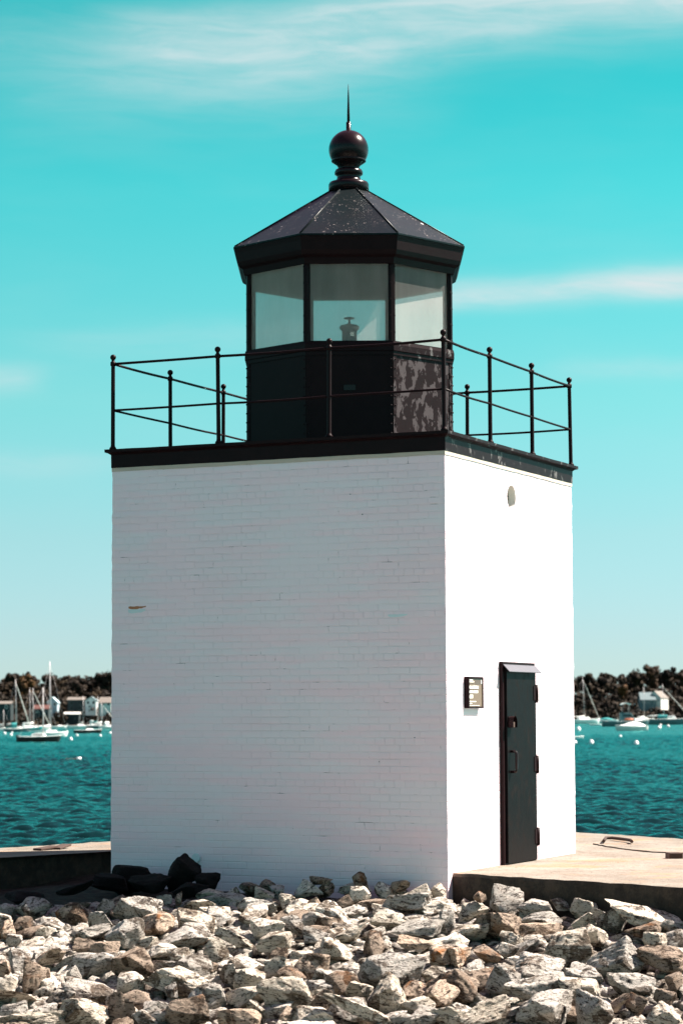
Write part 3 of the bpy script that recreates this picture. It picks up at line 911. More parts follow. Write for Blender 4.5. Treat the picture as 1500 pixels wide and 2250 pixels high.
def ground_bar(name, pts, r, label, cat, mat):
    b = MB(); b.tube(pts, r, 6); return tag(b.build(name, mat), label, cat)
q = [at_z(px, py, 0.045) for px, py in ((1325, 1848), (1330, 1841), (1345, 1841), (1370, 1844), (1384, 1846), (1387, 1849))]
ground_bar('iron_staple', q, 0.02, 'bent rusty iron bar lying on the granite capstone by the water', 'iron bar', M['rust'])
q = at_z(1480, 1886, 0.0)
b = MB(); b.box(-0.075, 0.075, -0.08, 0.08, -0.01, 0.062, 0, Matrix.Translation(q) @ Matrix.Rotation(0.15, 4, 'Z'))
bevel(tag(b.build('iron_block', M['rust']), 'small square rusty iron block on the sunlit wharf paving', 'iron block'), 0.01)
for pa, pb, lab in (((82, 1865), (120, 1862), 'longer flat rusty iron strap on the bright wharf coping beside the brick tower'), ((122, 1863), (147, 1859), 'shorter raised rusty iron strap end on the bright wharf coping')):
    p, q = at_z(*pa, 0.02), at_z(*pb, 0.02)
    d = (q - p); L_ = d.length; ang = math.atan2(d.y, d.x)
    b = MB(); b.box(0, L_, -0.06, 0.06, -0.02, 0.004, 0, Matrix.Translation(p) @ Matrix.Rotation(ang, 4, 'Z') @ Matrix.Rotation(-0.06, 4, 'Y'))
    tag(bevel(b.build('iron_strap', M['rust']), 0.006), lab, 'iron strap')

Z_W = -1.81
wr = np.random.default_rng(4)
azs = np.concatenate([np.linspace(-0.50, -0.167, 130), np.linspace(-0.165, 0.165, 610), np.linspace(0.167, 0.50, 130)])
ds = np.concatenate([np.geomspace(26, 400, 1650), np.geomspace(400.5, 2400, 330)])
XX = azs[None, :] * ds[:, None]; YY = np.repeat(ds[:, None], len(azs), 1)
HH = np.zeros_like(XX)
for k in range(60):
    lam = 0.38 * 10 ** wr.uniform(0, 0.72) if k < 50 else wr.uniform(3, 7); th = wr.normal(0.20, 0.55)
    kx, ky = math.sin(th) * 2 * math.pi / lam, math.cos(th) * 2 * math.pi / lam
    am = 0.0105 * lam if k < 50 else 0.010
    ph = kx * XX + ky * YY + wr.uniform(0, 6.283)
    HH += am * (np.sin(ph) + 0.30 * np.sin(2 * ph + 1.4))
gust = 0.80 + 0.30 * np.sin(XX * 0.05 + 1.3 * np.sin(YY * 0.031)) * np.sin(YY * 0.023 + 0.7)
HH *= gust
nr, nc = XX.shape
V = np.stack([XX, YY, Z_W + HH], -1).reshape(-1, 3)
idx = np.arange(nr * nc).reshape(nr, nc)
Fq = np.stack([idx[:-1, :-1], idx[:-1, 1:], idx[1:, 1:], idx[1:, :-1]], -1).reshape(-1, 4)
base_v = np.array([(-2500, -900, Z_W - 0.40), (2500, -900, Z_W - 0.40), (2500, 2600, Z_W - 0.40), (-2500, 2600, Z_W - 0.40)])
V = np.concatenate([V, base_v]); Fq = np.concatenate([Fq, [[nr * nc + q for q in range(4)]]])
me = bpy.data.meshes.new('water')
me.vertices.add(len(V)); me.vertices.foreach_set('co', V.astype(np.float32).ravel())
me.loops.add(Fq.size); me.loops.foreach_set('vertex_index', Fq.astype(np.int32).ravel())
me.polygons.add(len(Fq)); me.polygons.foreach_set('loop_start', np.arange(0, Fq.size, 4, dtype=np.int32))
me.update(calc_edges=True)
me.polygons.foreach_set('use_smooth', np.ones(len(Fq), dtype=bool)); me.materials.append(M['water'])
tag(link('water', me), kind='structure')

# far shore: about 0.9 km off beyond the shaded side, 1.5 km off beyond the door side
def shore_d(azm):
    px = 750 + azm * F_PX
    t_ = max(0.0, min(1.0, (px - 300) / 850)); t_ = t_ * t_ * (3 - 2 * t_)
    return 885 + 595 * t_ + 8 * math.sin(px * 0.045) + 5 * math.sin(px * 0.13)
def shore_z(x, y):
    D = shore_d(x / y); d = (y - D) * 900 / D
    return -2.6 + max(-20, min(d, 110)) * 0.085 + max(0, d - 110) * 0.02 + (1.2 * mnoise.noise(Vector((x * 0.03, y * 0.03, 0))) if d > 8 else 0)
vs_, fs_ = [], []
NXs, NYs = 150, 24
for j in range(NYs + 1):
    for i in range(NXs + 1):
        azm = -0.50 + 1.0 * i / NXs; D = shore_d(azm)
        y = D + (-20 + 12 * j) * D / 900
        vs_.append((azm * y, y, shore_z(azm * y, y)))
for j in range(NYs):
    for i in range(NXs):
        a = j * (NXs + 1) + i; fs_.append((a, a + 1, a + NXs + 2, a + NXs + 1))
b = MB(); b.add(vs_, fs_, 0, True)
tag(b.build('shore_hill', M['shore'], None, fix=False), kind='structure')

SKYLINE = [(-1500, 1480), (-300, 1484), (0, 1490), (15, 1488), (22, 1479), (40, 1476), (60, 1477), (75, 1479), (82, 1489), (95, 1488), (110, 1479), (120, 1481), (135, 1483), (150, 1477), (170, 1482), (185, 1475), (200, 1473), (220, 1471), (245, 1469),
           (500, 1474), (900, 1478), (1258, 1483), (1280, 1478), (1300, 1483), (1315, 1479), (1335, 1481), (1365, 1485), (1375, 1477), (1400, 1476), (1415, 1465), (1440, 1463), (1452, 1473), (1465, 1467), (1475, 1474), (1500, 1469), (2000, 1474), (3000, 1480)]
def skyline(px):
    for (a, ya), (c, yc) in zip(SKYLINE, SKYLINE[1:]):
        if a <= px <= c: return ya + (yc - ya) * (px - a) / (c - a)
    return 1480

def crown_quads(b, c, r, n, size, rs_, squash=0.9, lobes=8):
    """leaf clumps through a crown built from several uneven lobes"""
    lob = [(c, r * 0.60)]
    for _ in range(lobes):
        a, e_ = rs_.uniform(0, 6.283), rs_.uniform(-0.5, 1.0)
        lob.append((c + Vector((math.cos(a) * math.cos(e_), math.sin(a) * math.cos(e_), math.sin(e_) * squash)) * r * rs_.uniform(0.45, 0.85), r * rs_.uniform(0.22, 0.50)))
    wts = [q[1] ** 2 for q in lob]
    for _ in range(n):
        o, rad = rs_.choices(lob, wts)[0]
        d = Vector((rs_.gauss(0, 1), rs_.gauss(0, 1), rs_.gauss(0, 1) * squash)).normalized()
        p = o + d * rad * (rs_.random() ** 0.4) * Vector((1, 1, squash)).length / 1.7
        nrm = (d + Vector((rs_.uniform(-.4, .4), rs_.uniform(-.4, .4), rs_.uniform(-.25, .45)))).normalized()
        u = nrm.orthogonal().normalized(); v = nrm.cross(u)
        a = rs_.uniform(0, 3.14); u, v = u * math.cos(a) + v * math.sin(a), v * math.cos(a) - u * math.sin(a)
        s_ = size * rs_.uniform(0.5, 1.25)
        k = len(b.v)
        b.v += [tuple(p - u * s_ - v * s_ * .5), tuple(p + u * s_ * .3 - v * s_ * .8), tuple(p + u * s_ + v * s_ * .4), tuple(p - u * s_ * .3 + v * s_ * .8)]
        b.f.append((k, k + 1, k + 2, k + 3)); b.mi.append(0); b.sm.append(False)

rs = random.Random(21)
wood = MB()
for row, (off, n_, fr) in enumerate(((175, 285, 1.0), (140, 225, 0.88), (105, 180, 0.62), (78, 180, 0.42), (56, 135, 0.24), (30, 225, -1), (14, 255, -2))):
    for k in range(n_):
        azm = -0.45 + 0.90 * (k + rs.uniform(-.4, .4)) / n_
        D = shore_d(azm); sc_ = D / 900
        y = D + (off + rs.uniform(-12, 12)) * sc_; x = azm * y
        px = 750 + azm * F_PX
        inview = (-60 < px < 300) or (1200 < px < 1560)
        ztop_sky = at_y(px, skyline(px), y).z
        gz = shore_z(x, y)
        ztop = gz + (ztop_sky - 6.0) * fr + rs.uniform(-2.0, 0.4) * sc_
        if row == 0: ztop = ztop_sky - rs.uniform(-0.8, 2.6) * sc_
        r = (rs.uniform(4.2, 6.6) if row else rs.uniform(2.6, 6.2)) * sc_
        if fr < 0:
            if row == 5 and 140 < px < 182: continue
            r = rs.uniform(2.4, 4.6) * sc_ * (1 if row == 5 else 0.5)
            crown_quads(wood, Vector((x, y, gz + r * 0.55)), r, 170 if inview else 40, 0.55 * sc_, rs)
            continue
        if ztop - gz < 3: continue
        crown_quads(wood, Vector((x, y, ztop - r * 0.9)), r, 430 if inview else 80, (0.66 if inview else 1.7) * sc_, rs)
        if row < 4:
            crown_quads(wood, Vector((x + rs.uniform(-3, 3), y - 2, max(gz + 2, ztop - r * 2.4))), r * 0.95, 220 if inview else 40, (0.8 if inview else 1.9) * sc_, rs)
wd = wood.build('woodland', M['leaf'], None, fix=False)
tag(wd, 'dark brown green wood covering the far shore behind the moored boats', 'woodland', kind='stuff')

def tree(px, ytop, ybase, wpx, yd, label, tintc, seed):
    rs_ = random.Random(seed)
    sc_ = shore_d((px - 750) / F_PX) / 900; yd *= sc_
    x = (px - 750) / F_PX * yd
    z1 = at_y(px, ytop, yd).z; z0 = shore_z(x, yd) - 0.3
    wd_ = wpx / F_PX * yd
    t_ = thing('tree', label, 'tree', (x, yd, z0), 0, 'trees standing out of the far wood')
    hgt = z1 - z0
    b = MB(); b.tube([(0, 0, 0), (0.2, 0.1, hgt * 0.35), (0, 0, hgt * 0.75)], [0.5, 0.36, 0.12], 7)
    for k in range(5):
        a = rs_.uniform(0, 6.28); h0 = hgt * rs_.uniform(0.35, 0.6)
        b.tube([(0.1, 0, h0), (math.cos(a) * wd_ * 0.3, math.sin(a) * wd_ * 0.3, h0 + hgt * 0.2)], [0.2, 0.06], 5)
    b.build('trunk', M['bark'], t_)
    b = MB(); r = wd_ / 2
    crown_quads(b, Vector((0, 0, hgt - r * 0.80)), r * 1.0, 800, 0.55 * sc_, rs_, 0.85, 7)
    crown_quads(b, Vector((0, 0, hgt - r * 1.7)), r * 0.8, 400, 0.6 * sc_, rs_, 0.85, 5)
    cr_ = b.build('crown', M['leaf'], t_, fix=False); cr_.color = (*tintc, 1)
TREES = [(50, 1482, 1560, 52, 1000, 'golden brown tree behind the twin faint masts, its crown paler than its neighbours', (2.3, 1.75, 1.0)),
         (28, 1475, 1560, 40, 1040, 'dark round tree breaking the skyline just behind the golden brown tree', (0.8, 0.8, 0.8)),
         (112, 1478, 1560, 42, 1030, 'dark domed tree on the skyline behind the tallest white mast', (0.75, 0.75, 0.8)),
         (176, 1495, 1560, 48, 990, 'tall rusty brown tree directly above the dark teal house', (1.25, 1.05, 0.9)),
         (226, 1472, 1560, 46, 1040, 'highest dark tree on the ridge beside the brick tower on the moored sailboat side', (0.9, 0.85, 0.8)),
         (1283, 1478, 1560, 40, 1030, 'rounded dark tree on the skyline behind the furled jib next to the door side wall', (0.95, 0.9, 0.85)),
         (1328, 1480, 1560, 44, 1030, 'broad low dark tree on the skyline between the white sloop and the motor cruiser', (0.85, 0.85, 0.85)),
         (1365, 1506, 1562, 34, 985, 'small golden tree above the motor cruiser with the white canopy', (2.4, 1.7, 0.95)),
         (1392, 1476, 1560, 38, 1030, 'olive brown tree behind the slim bare mast next to the gabled house', (1.1, 1.0, 0.85)),
         (1428, 1463, 1550, 48, 1020, 'tallest bulky tree of the skyline directly above the white gabled house', (1.15, 0.95, 0.85)),
         (1466, 1466, 1560, 38, 1030, 'narrow dark tree on the skyline beside the tallest bulky tree', (0.85, 0.8, 0.85)),
         (1496, 1470, 1560, 42, 1025, 'brown tree at the outer end of the skyline beyond the gabled house', (1.1, 0.9, 0.8))]
for k, a in enumerate(TREES):
    tree(*a, seed=100 + k)

def house(px0, px1, yb, yt, yd, label, wallm, roofm, trim, gable_front=False, floors=1, roof_h=0.42, deep=8.0, chimney=False, rot=0.0):
    """plain gabled house: px range, base and ridge rows"""
    sc_ = shore_d((px0 - 750) / F_PX) / 900; yd *= sc_ * 0.985; deep *= sc_
    k = yd / F_PX
    xc = ((px0 + px1) / 2 - 750) * k; wd_ = (px1 - px0) * k
    zb = at_y(px0, yb, yd).z; zt = at_y(px0, yt, yd).z
    h_ = t_ = zt - zb
    eave = h_ * (1 - roof_h)
    o = thing('house', label, 'house', (xc, yd, zb), rot, 'houses on the far shore')
    b = MB(); hw2, hd = wd_ / 2, deep / 2
    b.box(-hw2, hw2, -hd, hd, -4, eave)
    if gable_front:
        b.add([(-hw2, -hd, eave), (hw2, -hd, eave), (0, -hd, h_), (-hw2, hd, eave), (hw2, hd, eave), (0, hd, h_)], [(0, 1, 2), (4, 3, 5)])
    else:
        b.add([(-hw2, -hd, eave), (-hw2, hd, eave), (-hw2, 0, h_), (hw2, -hd, eave), (hw2, hd, eave), (hw2, 0, h_)], [(1, 0, 2), (3, 4, 5)])
    b.build('wall', wallm, o)
    b = MB(); ov = 0.35; th = 0.25
    if gable_front:
        for s_ in (-1, 1):
            dz_ = -(h_ - eave) / hw2 * ov
            b.loft([[(s_ * (hw2 + ov), y, eave + dz_), (0, y, h_), (0, y, h_ + th), (s_ * (hw2 + ov), y, eave + dz_ + th)] for y in (-hd - ov, hd + ov)])
    else:
        for s_ in (-1, 1):
            dz_ = -(h_ - eave) / hd * ov
            b.loft([[(x, s_ * (hd + ov), eave + dz_), (x, 0, h_), (x, 0, h_ + th), (x, s_ * (hd + ov), eave + dz_ + th)] for x in (-hw2 - ov, hw2 + ov)])
    rf = b.build('roof', roofm, o)
    if chimney:
        b = MB(); b.box(hw2 * 0.35, hw2 * 0.35 + 0.8, -0.4, 0.4, eave, h_ + 1.0); b.build('chimney', M['redroof'], rf)
    nwin = max(2, int(wd_ / 2.2))
    for f_ in range(floors):
        for q in range(nwin):
            xw = -hw2 + wd_ * (q + 0.5) / nwin; zw = eave * (f_ + 0.55) / floors
            b = MB(); b.box(xw - 0.55, xw + 0.55, -hd - 0.06, -hd - 0.01, zw - 0.65, zw + 0.65)
            wn = b.build('window', trim, o)
            b = MB(); b.box(xw - 0.40, xw + 0.40, -hd - 0.10, -hd - 0.062, zw - 0.5, zw + 0.5)
            b.build('pane', M['window'], wn)
    return o
house(152, 187, 1562, 1533, 950, 'dark teal house with cream eaves standing above the low dark boathouse', M['tealwall'], M['tanroof'], M['tealwall'], False, 2, 0.20, 8)
house(190, 214, 1549, 1532, 952, 'white gabled wing beside the dark teal house', M['white'], M['greyroof'], M['white'], True, 1, 0.45, 7)
house(107, 129, 1552, 1533, 955, 'pale blue gabled house right behind the tallest white mast', M['paleblue'], M['paleblue'], M['white'], True, 1, 0.55, 7)
house(78, 110, 1567, 1550, 946, 'low house with a red brown roof below the pale blue gable', M['tealwall'], M['redroof'], M['offwhite'], False, 1, 0.50, 9)
house(222, 248, 1550, 1533, 950, 'tan roofed house half hidden by the brick tower', M['offwhite'], M['tanroof'], M['white'], False, 1, 0.70, 10)
house(-10, 28, 1560, 1542, 948, 'low house with a pale pinkish roof behind the two shoreside sloops', M['tealwall'], M['tanroof'], M['offwhite'], False, 1, 0.30, 9)
house(144, 176, 1590, 1566, 938, 'low dark boathouse with a pale roof edge at the water below the teal house', M['tealwall'], M['offwhite'], M['tealwall'], False, 1, 0.16, 7)
house(1400, 1432, 1548, 1522, 952, 'grey roofed house wing joined to the white gable beyond the sloop masts', M['greyroof'], M['greyroof'], M['offwhite'], False, 1, 0.62, 9)
house(1426, 1456, 1546, 1519, 949, 'white gabled house below the tallest bulky tree', M['offwhite'], M['tanroof'], M['white'], True, 1, 0.55, 8, False, -0.5)

# ------------------------------------------------------------------ boats
def hull_mesh(L, B, Hh, Dr, bow=0.9, stern=0.55, nst=14):
    """bow at +x; sheer rises to the bow; returns rings of the outer skin"""
    rings = []
    for k in range(nst + 1):
        t_ = k / nst; x = -L / 2 + L * t_
        half = B / 2 * (stern + (1 - stern) * math.sin(min(1, t_ / 0.5) * math.pi / 2)) if t_ < 0.5 else B / 2 * max(0.015, math.cos((t_ - 0.5) / 0.5 * math.pi / 2) ** 0.75)
        sheer = Hh * (0.86 + 0.26 * (t_ - 0.35) ** 2 * 2.2)
        xo = (t_ ** 3) * L * 0.06
        rings.append([(x + xo, -half, sheer), (x + xo * .6, -half * 0.93, sheer * 0.45), (x, -half * 0.55, -Dr * 0.5), (x - xo * .5, 0, -Dr), (x, half * 0.55, -Dr * 0.5), (x + xo * .6, half * 0.93, sheer * 0.45), (x + xo, half, sheer)])
    return rings
def boat_base(o, L, B, Hh, hullm, deckm, stripe=None):
    rg = hull_mesh(L, B, Hh, 0.35)
    b = MB(); b.loft(rg, False, True, True, 0, True)
    h_ = b.build('hull', hullm, o)
    b = MB()
    dk = [r[0] for r in rg] + [r[-1] for r in reversed(rg)]
    n = len(rg); vs0 = [p for r in rg for p in ((r[0][0], r[0][1] * 0.98, r[0][2] - 0.02), (r[-1][0], r[-1][1] * 0.98, r[-1][2] - 0.02))]
    b.add(vs0, [(2 * k, 2 * k + 1, 2 * k + 3, 2 * k + 2) for k in range(n - 1)])
    for side in (0, -1):      # raised toe rail
        b.tube([(r[side][0], r[side][1], r[side][2] + 0.02) for r in rg], 0.05, 5)
    b.build('deck', deckm, o)
    return rg
def cabin_block(o, name, x0, x1, w0, w1, z0, z1, mat, rake=0.35, win=True):
    b = MB()
    lo = [(x0, -w0 / 2, z0), (x1, -w0 / 2, z0), (x1, w0 / 2, z0), (x0, w0 / 2, z0)]
    hi = [(x0 + 0.1, -w1 / 2, z1), (x1 - rake, -w1 / 2, z1), (x1 - rake, w1 / 2, z1), (x0 + 0.1, w1 / 2, z1)]
    b.loft([lo, hi]); cb = bevel(b.build(name, mat, o), 0.08, 2)
    if win:
        for s_ in (-1, 1):
            b = MB()
            ya, yb_ = s_ * (w0 * .42 + w1 * .58) / 2, s_ * (w0 * .2 + w1 * .8) / 2
            za, zb = z0 + (z1 - z0) * .45, z0 + (z1 - z0) * .8
            xs0, xs1 = x0 + (x1 - x0) * .15, x0 + (x1 - x0) * .75
            b.loft([[(x, ya + s_ * 0.02, za), (x, yb_ + s_ * 0.03, zb), (x, yb_ - s_ * 0.05, zb), (x, ya - s_ * 0.05, za)] for x in (xs0, xs1)])
            b.build('cabin_window', M['window'], cb)
    return cb
def sailboat(px, py, L, label, rz=0.0, mast_h=10.0, hullm=None, deckm=None, cover=None, jib=True, outboard=False, dodger=None, mast_x=0.08, lean=0.015):
    p = at_z(px, py, Z_W)
    o = thing('sailboat', label, 'sailboat', p, rz, 'boats moored in the harbour')
    hullm = hullm or M['white']; deckm = deckm or M['white']
    B, Hh = L * 0.32, L * 0.14
    boat_base(o, L, B, Hh, hullm, deckm)
    cabin_block(o, 'cabin', -L * 0.18, L * 0.20, B * 0.62, B * 0.48, Hh * 0.85, Hh * 1.45, M['white'], L * 0.05)
    mx = L * mast_x
    b = MB(); b.tube([(mx, 0, Hh * 0.9), (mx - lean * mast_h, 0, mast_h)], [0.085, 0.055], 8)
    sp = mast_h * 0.55
    b.tube([(mx - lean * sp, -0.7, sp), (mx - lean * sp, 0.7, sp)], 0.025, 5)
    b.build('mast', M['mast'], o)
    b = MB(); bz = Hh + 0.75
    b.tube([(mx - 0.1, 0, bz), (mx - L * 0.40, 0, bz + 0.05)], 0.06, 6)
    bm_ = b.build('boom', M['mast'], o)
    b = MB()
    b.tube([(mx - 0.15, 0, bz + 0.40), (mx - L * 0.12, 0, bz + 0.26), (mx - L * 0.28, 0, bz + 0.20), (mx - L * 0.39, 0, bz + 0.14)], [0.22, 0.20, 0.17, 0.08], 8)
    b.build('sail_cover', cover or M['offwhite'], bm_)
    if jib:
        b = MB(); top = Vector((mx - lean * mast_h * .94, 0, mast_h * 0.94)); bowp = Vector((L * 0.52, 0, Hh * 1.2))
        b.tube([top, top.lerp(bowp, 0.15), top.lerp(bowp, 0.6), bowp], [0.03, 0.075, 0.11, 0.07], 7)
        b.build('furled_jib', M['offwhite'], o)
    b = MB()
    tp = (mx - lean * mast_h, 0, mast_h - 0.1)
    for q in ((-L * 0.47, 0, Hh), (mx, B * 0.48, Hh), (mx, -B * 0.48, Hh)):
        b.tube([tp, q], 0.012, 4)
    if not jib: b.tube([tp, (L * 0.52, 0, Hh * 1.1)], 0.012, 4)
    b.build('rigging', M['mast'], o)
    if dodger:
        b = MB()
        b.loft([[(x, s_ * B * .40, z) for s_, z in ((-1, Hh), (-.9, Hh + 0.9), (-.5, Hh + 1.3), (.5, Hh + 1.3), (.9, Hh + 0.9), (1, Hh))] for x in (-L * .22, -L * .02)])
        b.build('dodger', dodger, o)
    if outboard:
        b = MB(); b.box(-L * .55, -L * .50, -0.22, 0.22, Hh * 0.55, Hh * 1.25); b.box(-L * .545, -L * .51, -0.07, 0.07, -0.3, Hh * 0.56)
        bevel(b.build('outboard_motor', M['hull'], o), 0.05)
    return o
def motorboat(px, py, L, label, rz=0.0, hullm=None, cabin='cuddy', topm=None, fly=False, canopy=False, flare=1.0, outboard=True):
    p = at_z(px, py, Z_W)
    o = thing('motorboat', label, 'motorboat', p, rz, 'boats moored in the harbour')
    B, Hh = L * 0.34, L * 0.150 * flare
    boat_base(o, L, B, Hh, hullm or M['white'], M['white'])
    topm = topm or M['white']
    if cabin == 'cuddy':
        cabin_block(o, 'cuddy', -L * 0.05, L * 0.32, B * 0.7, B * 0.45, Hh * 0.85, Hh * 1.4, topm, L * 0.16, False)
        b = MB(); b.loft([[(-L * .06 + dx_, s_ * B * .34, Hh * z) for s_, z in ((-1, 1.0), (-.9, 1.75), (.9, 1.75), (1, 1.0))] for dx_ in (0.0, 0.06)])
        b.build('windscreen', M['window'], o)
    elif cabin == 'cover':
        b = MB(); nn = 9
        b.loft([[(-L * .42 + L * .80 * k / nn, B * .46 * math.cos(a) * math.sin(math.pi * (0.14 + 0.78 * k / nn)), Hh * 0.85 + Hh * (0.35 + .6 * math.sin(math.pi * min(1, k / nn * 1.15))) * math.sin(a)) for a in [math.pi * i / 8 for i in range(9)]] for k in range(nn + 1)])
        b.build('boat_cover', topm, o)
    elif cabin == 'house':
        cb = cabin_block(o, 'wheelhouse', -L * 0.10, L * 0.24, B * 0.72, B * 0.60, Hh * 0.85, Hh * 2.35, topm, L * 0.10)
        cabin_block(o, 'trunk_cabin', L * 0.20, L * 0.42, B * 0.55, B * 0.35, Hh * 0.9, Hh * 1.4, M['white'], L * 0.06, False)
        if fly:
            cabin_block(o, 'flybridge', -L * 0.10, L * 0.08, B * 0.62, B * 0.60, Hh * 2.36, Hh * 3.0, M['white'], L * 0.03, False)
        if canopy:
            b = MB()
            b.loft([[(-L * .08 + L * .22 * k / 6, s_ * B * .36, Hh * (3.75 + 0.25 * math.sin(math.pi * k / 6)) + th_) for s_, th_ in ((-1, 0), (1, 0), (1, .22), (-1, .22))] for k in range(7)])
            cn = b.build('canopy', M['white'], o)
            b = MB()
            for x in (-L * .05, L * .10):
                for s_ in (-1, 1): b.tube([(x, s_ * B * .32, Hh * 2.3), (x, s_ * B * .32, Hh * 3.8)], 0.04, 6)
            b.build('canopy_frame', M['mast'], cn)
    if outboard:
        b = MB(); b.box(-L * .55, -L * .50, -0.22, 0.22, Hh * 0.6, Hh * 1.5); b.box(-L * .545, -L * .51, -0.07, 0.07, -0.3, Hh * 0.62)
        bevel(b.build('outboard_motor', M['white'], o), 0.05)
    return o

def px_len(n_px, py):       # metres that n_px photo pixels span on the water at row py
    return n_px / F_PX * at_z(750, py, Z_W).y
def mast_to(px, py, ytop):
    y = at_z(px, py, Z_W).y
    return (py - ytop) / F_PX * y

sailboat(85, 1630, px_len(93, 1630), 'dark hulled sloop with teal sail cover, nearest of the moored boats', 0.02, mast_to(90, 1630, 1511), M['hull'], None, M['teal'], False, True, None, 0.12, 0.01)
sailboat(112, 1619, px_len(76, 1619), 'white sloop with the tallest mast, bow showing past the dark hulled sloop', 0.45, mast_to(112, 1619, 1454), M['white'], None, M['white'], False, False, None, 0.0, 0.02)
sailboat(38, 1608, px_len(62, 1608), 'white decked sloop with furled jib and white boom cover behind the dark sloop', 0.30, mast_to(38, 1608, 1493), M['hullgrey'], None, M['offwhite'], True, False, M['teal'], -0.02, 0.025)
sailboat(84, 1605, px_len(58, 1605), 'white sloop with long boom cover moored between the first furled jib and the tallest mast', 0.40, mast_to(84, 1605, 1512), M['white'], None, M['white'], True, False, None, -0.18, 0.03)
sailboat(64, 1602, px_len(44, 1602), 'grey sloop with a thin bare mast showing between two furled jibs', 0.1, mast_to(64, 1602, 1513), M['offwhite'], None, M['teal'], False, False, None, 0.08, 0.02)
sailboat(6, 1606, px_len(40, 1606), 'small white sailboat cut by the outer edge beside the furled jib sloop', 0.05, mast_to(6, 1606, 1560), M['white'], None, M['offwhite'], False)
motorboat(192, 1611, px_len(62, 1611), 'low dark hulled launch with white cabin top alone on open water', 0.03, M['hull'], 'cuddy', None, False, False, 0.85, False)
motorboat(172, 1600, px_len(50, 1600), 'long low white motorboat just inshore of the dark hulled launch', 0.35, M['white'], 'cuddy', None, False, False, 0.9)
motorboat(203, 1598, px_len(44, 1598), 'white cabin cruiser with flybridge below the white gabled wing', 0.45, M['white'], 'house', M['white'], True, False, 0.85, False)
sailboat(214, 1600, px_len(52, 1600), 'sloop with a teal sail cover moored alongside the flybridge cruiser', 0.0, mast_to(214, 1600, 1531), M['hullgrey'], None, M['teal'], False, False, None, 0.03, 0.0)
sailboat(240, 1602, px_len(48, 1602), 'white sloop with leaning furled jib half hidden by the brick tower', 0.4, mast_to(224, 1602, 1545), M['white'], None, M['white'], True, False, M['white'], -0.35, 0.03)
sailboat(182, 1597, px_len(26, 1597), 'small sailboat with a bare mast in front of the dark teal house', 0.2, mast_to(182, 1597, 1530), M['white'], None, M['offwhite'], False)

motorboat(56, 1603, px_len(58, 1603), 'white cabin cruiser between the furled jib sloops behind the dark sloop', 0.4, M['white'], 'house', M['white'], False, False, 0.8, False)
motorboat(128, 1600, px_len(40, 1600), 'white runabout inshore of the tallest masted sloop bow', 0.4, M['white'], 'cuddy', None, False, False, 0.9, False)

sailboat(1281, 1590, px_len(64, 1590), 'white sloop with furled jib moored close beside the door side wall', 0.35, mast_to(1281, 1590, 1488) , M['white'], None, M['offwhite'], True, False, None, 0.04, 0.03)
motorboat(1308, 1594, px_len(22, 1594), 'tiny white dinghy off the stern of the white sloop', 0.05, M['white'], 'none', None, False, False, 0.9, True)
cruiser = motorboat(1371, 1596, px_len(88, 1596), 'slate hulled motor cruiser with white canopy on posts', 0.05, M['hullgrey'], 'house', M['hullgrey'], False, True, 0.85, False)
motorboat(1387, 1605, px_len(68, 1605), 'covered white speedboat in front of the slate hulled cruiser', 3.5, M['offwhite'], 'cover', M['white'], False, False, 0.95, False)
sailboat(1413, 1586, px_len(40, 1586), 'white sloop with a bare mast just behind the slate hulled cruiser', 0.4, mast_to(1413, 1586, 1509), M['white'], None, M['white'], False, False, None, 0.05, 0.02)
sailboat(1466, 1592, px_len(82, 1592), 'slate hulled sloop with teal spray hood and slanting furled jib', 0.0, mast_to(1466, 1592, 1504), M['hullgrey'], None, M['white'], True, False, M['teal'], -0.08, 0.03)
motorboat(1334, 1587, px_len(36, 1587), 'small white motorboat with teal cover behind the slate cruiser stern', 0.0, M['white'], 'cover', M['teal'], False, False, 0.9, False)
motorboat(1262, 1623, px_len(34, 1623), 'white skiff half hidden by the sunlit wall of the tower', 0.1, M['white'], 'cuddy', M['teal'], False, False, 0.85, False)

L_ = px_len(88, 1596)
b = MB(); b.tube([(-L_ * .02, -L_ * .135, L_ * .155), (L_ * .08, -L_ * .14, L_ * .15), (L_ * .17, -L_ * .135, L_ * .155)], L_ * .022, 8)
b.build('fender', M['orange'], cruiser)

BU = [(12, 1614, 'white buoy nearest the outer edge behind the dark sloop stern', 8), (24, 1618, 'white buoy tipped toward the dark sloop outboard motor', 8), (27, 1611, 'small white buoy between two tipped buoys', 5),
      (45, 1601, 'white buoy against the hull of the furled jib sloop', 6), (168, 1619, 'white can buoy on open water below the dark hulled launch bow', 8), (157, 1627, 'white can buoy lowest on the water below the launch stern', 9),
      (222, 1619, 'white can buoy between the launch and the brick tower', 7), (243, 1613, 'white ball buoy touching the brick tower edge', 7), (148, 1608, 'tiny white buoy off the bow of the tallest masted sloop', 4),
      (1270, 1606, 'white can buoy above the half hidden skiff', 10), (1264, 1634, 'white can buoy below the half hidden skiff', 8), (1298, 1635, 'tilted white can buoy by the wall, level with its twin further out', 11),
      (1397, 1637, 'tilted white can buoy alone on open water, lowest out from the speedboat', 11), (1362, 1620, 'round white ball buoy below the bow of the speedboat', 6), (1446, 1603, 'white can buoy tipped beside the spray hood sloop', 9),
      (1467, 1598, 'white buoy below the spray hood sloop bow', 6), (1450, 1595, 'small round white buoy at the spray hood sloop stern', 5), (1318, 1579, 'little white ball buoy behind the tiny dinghy', 4)]
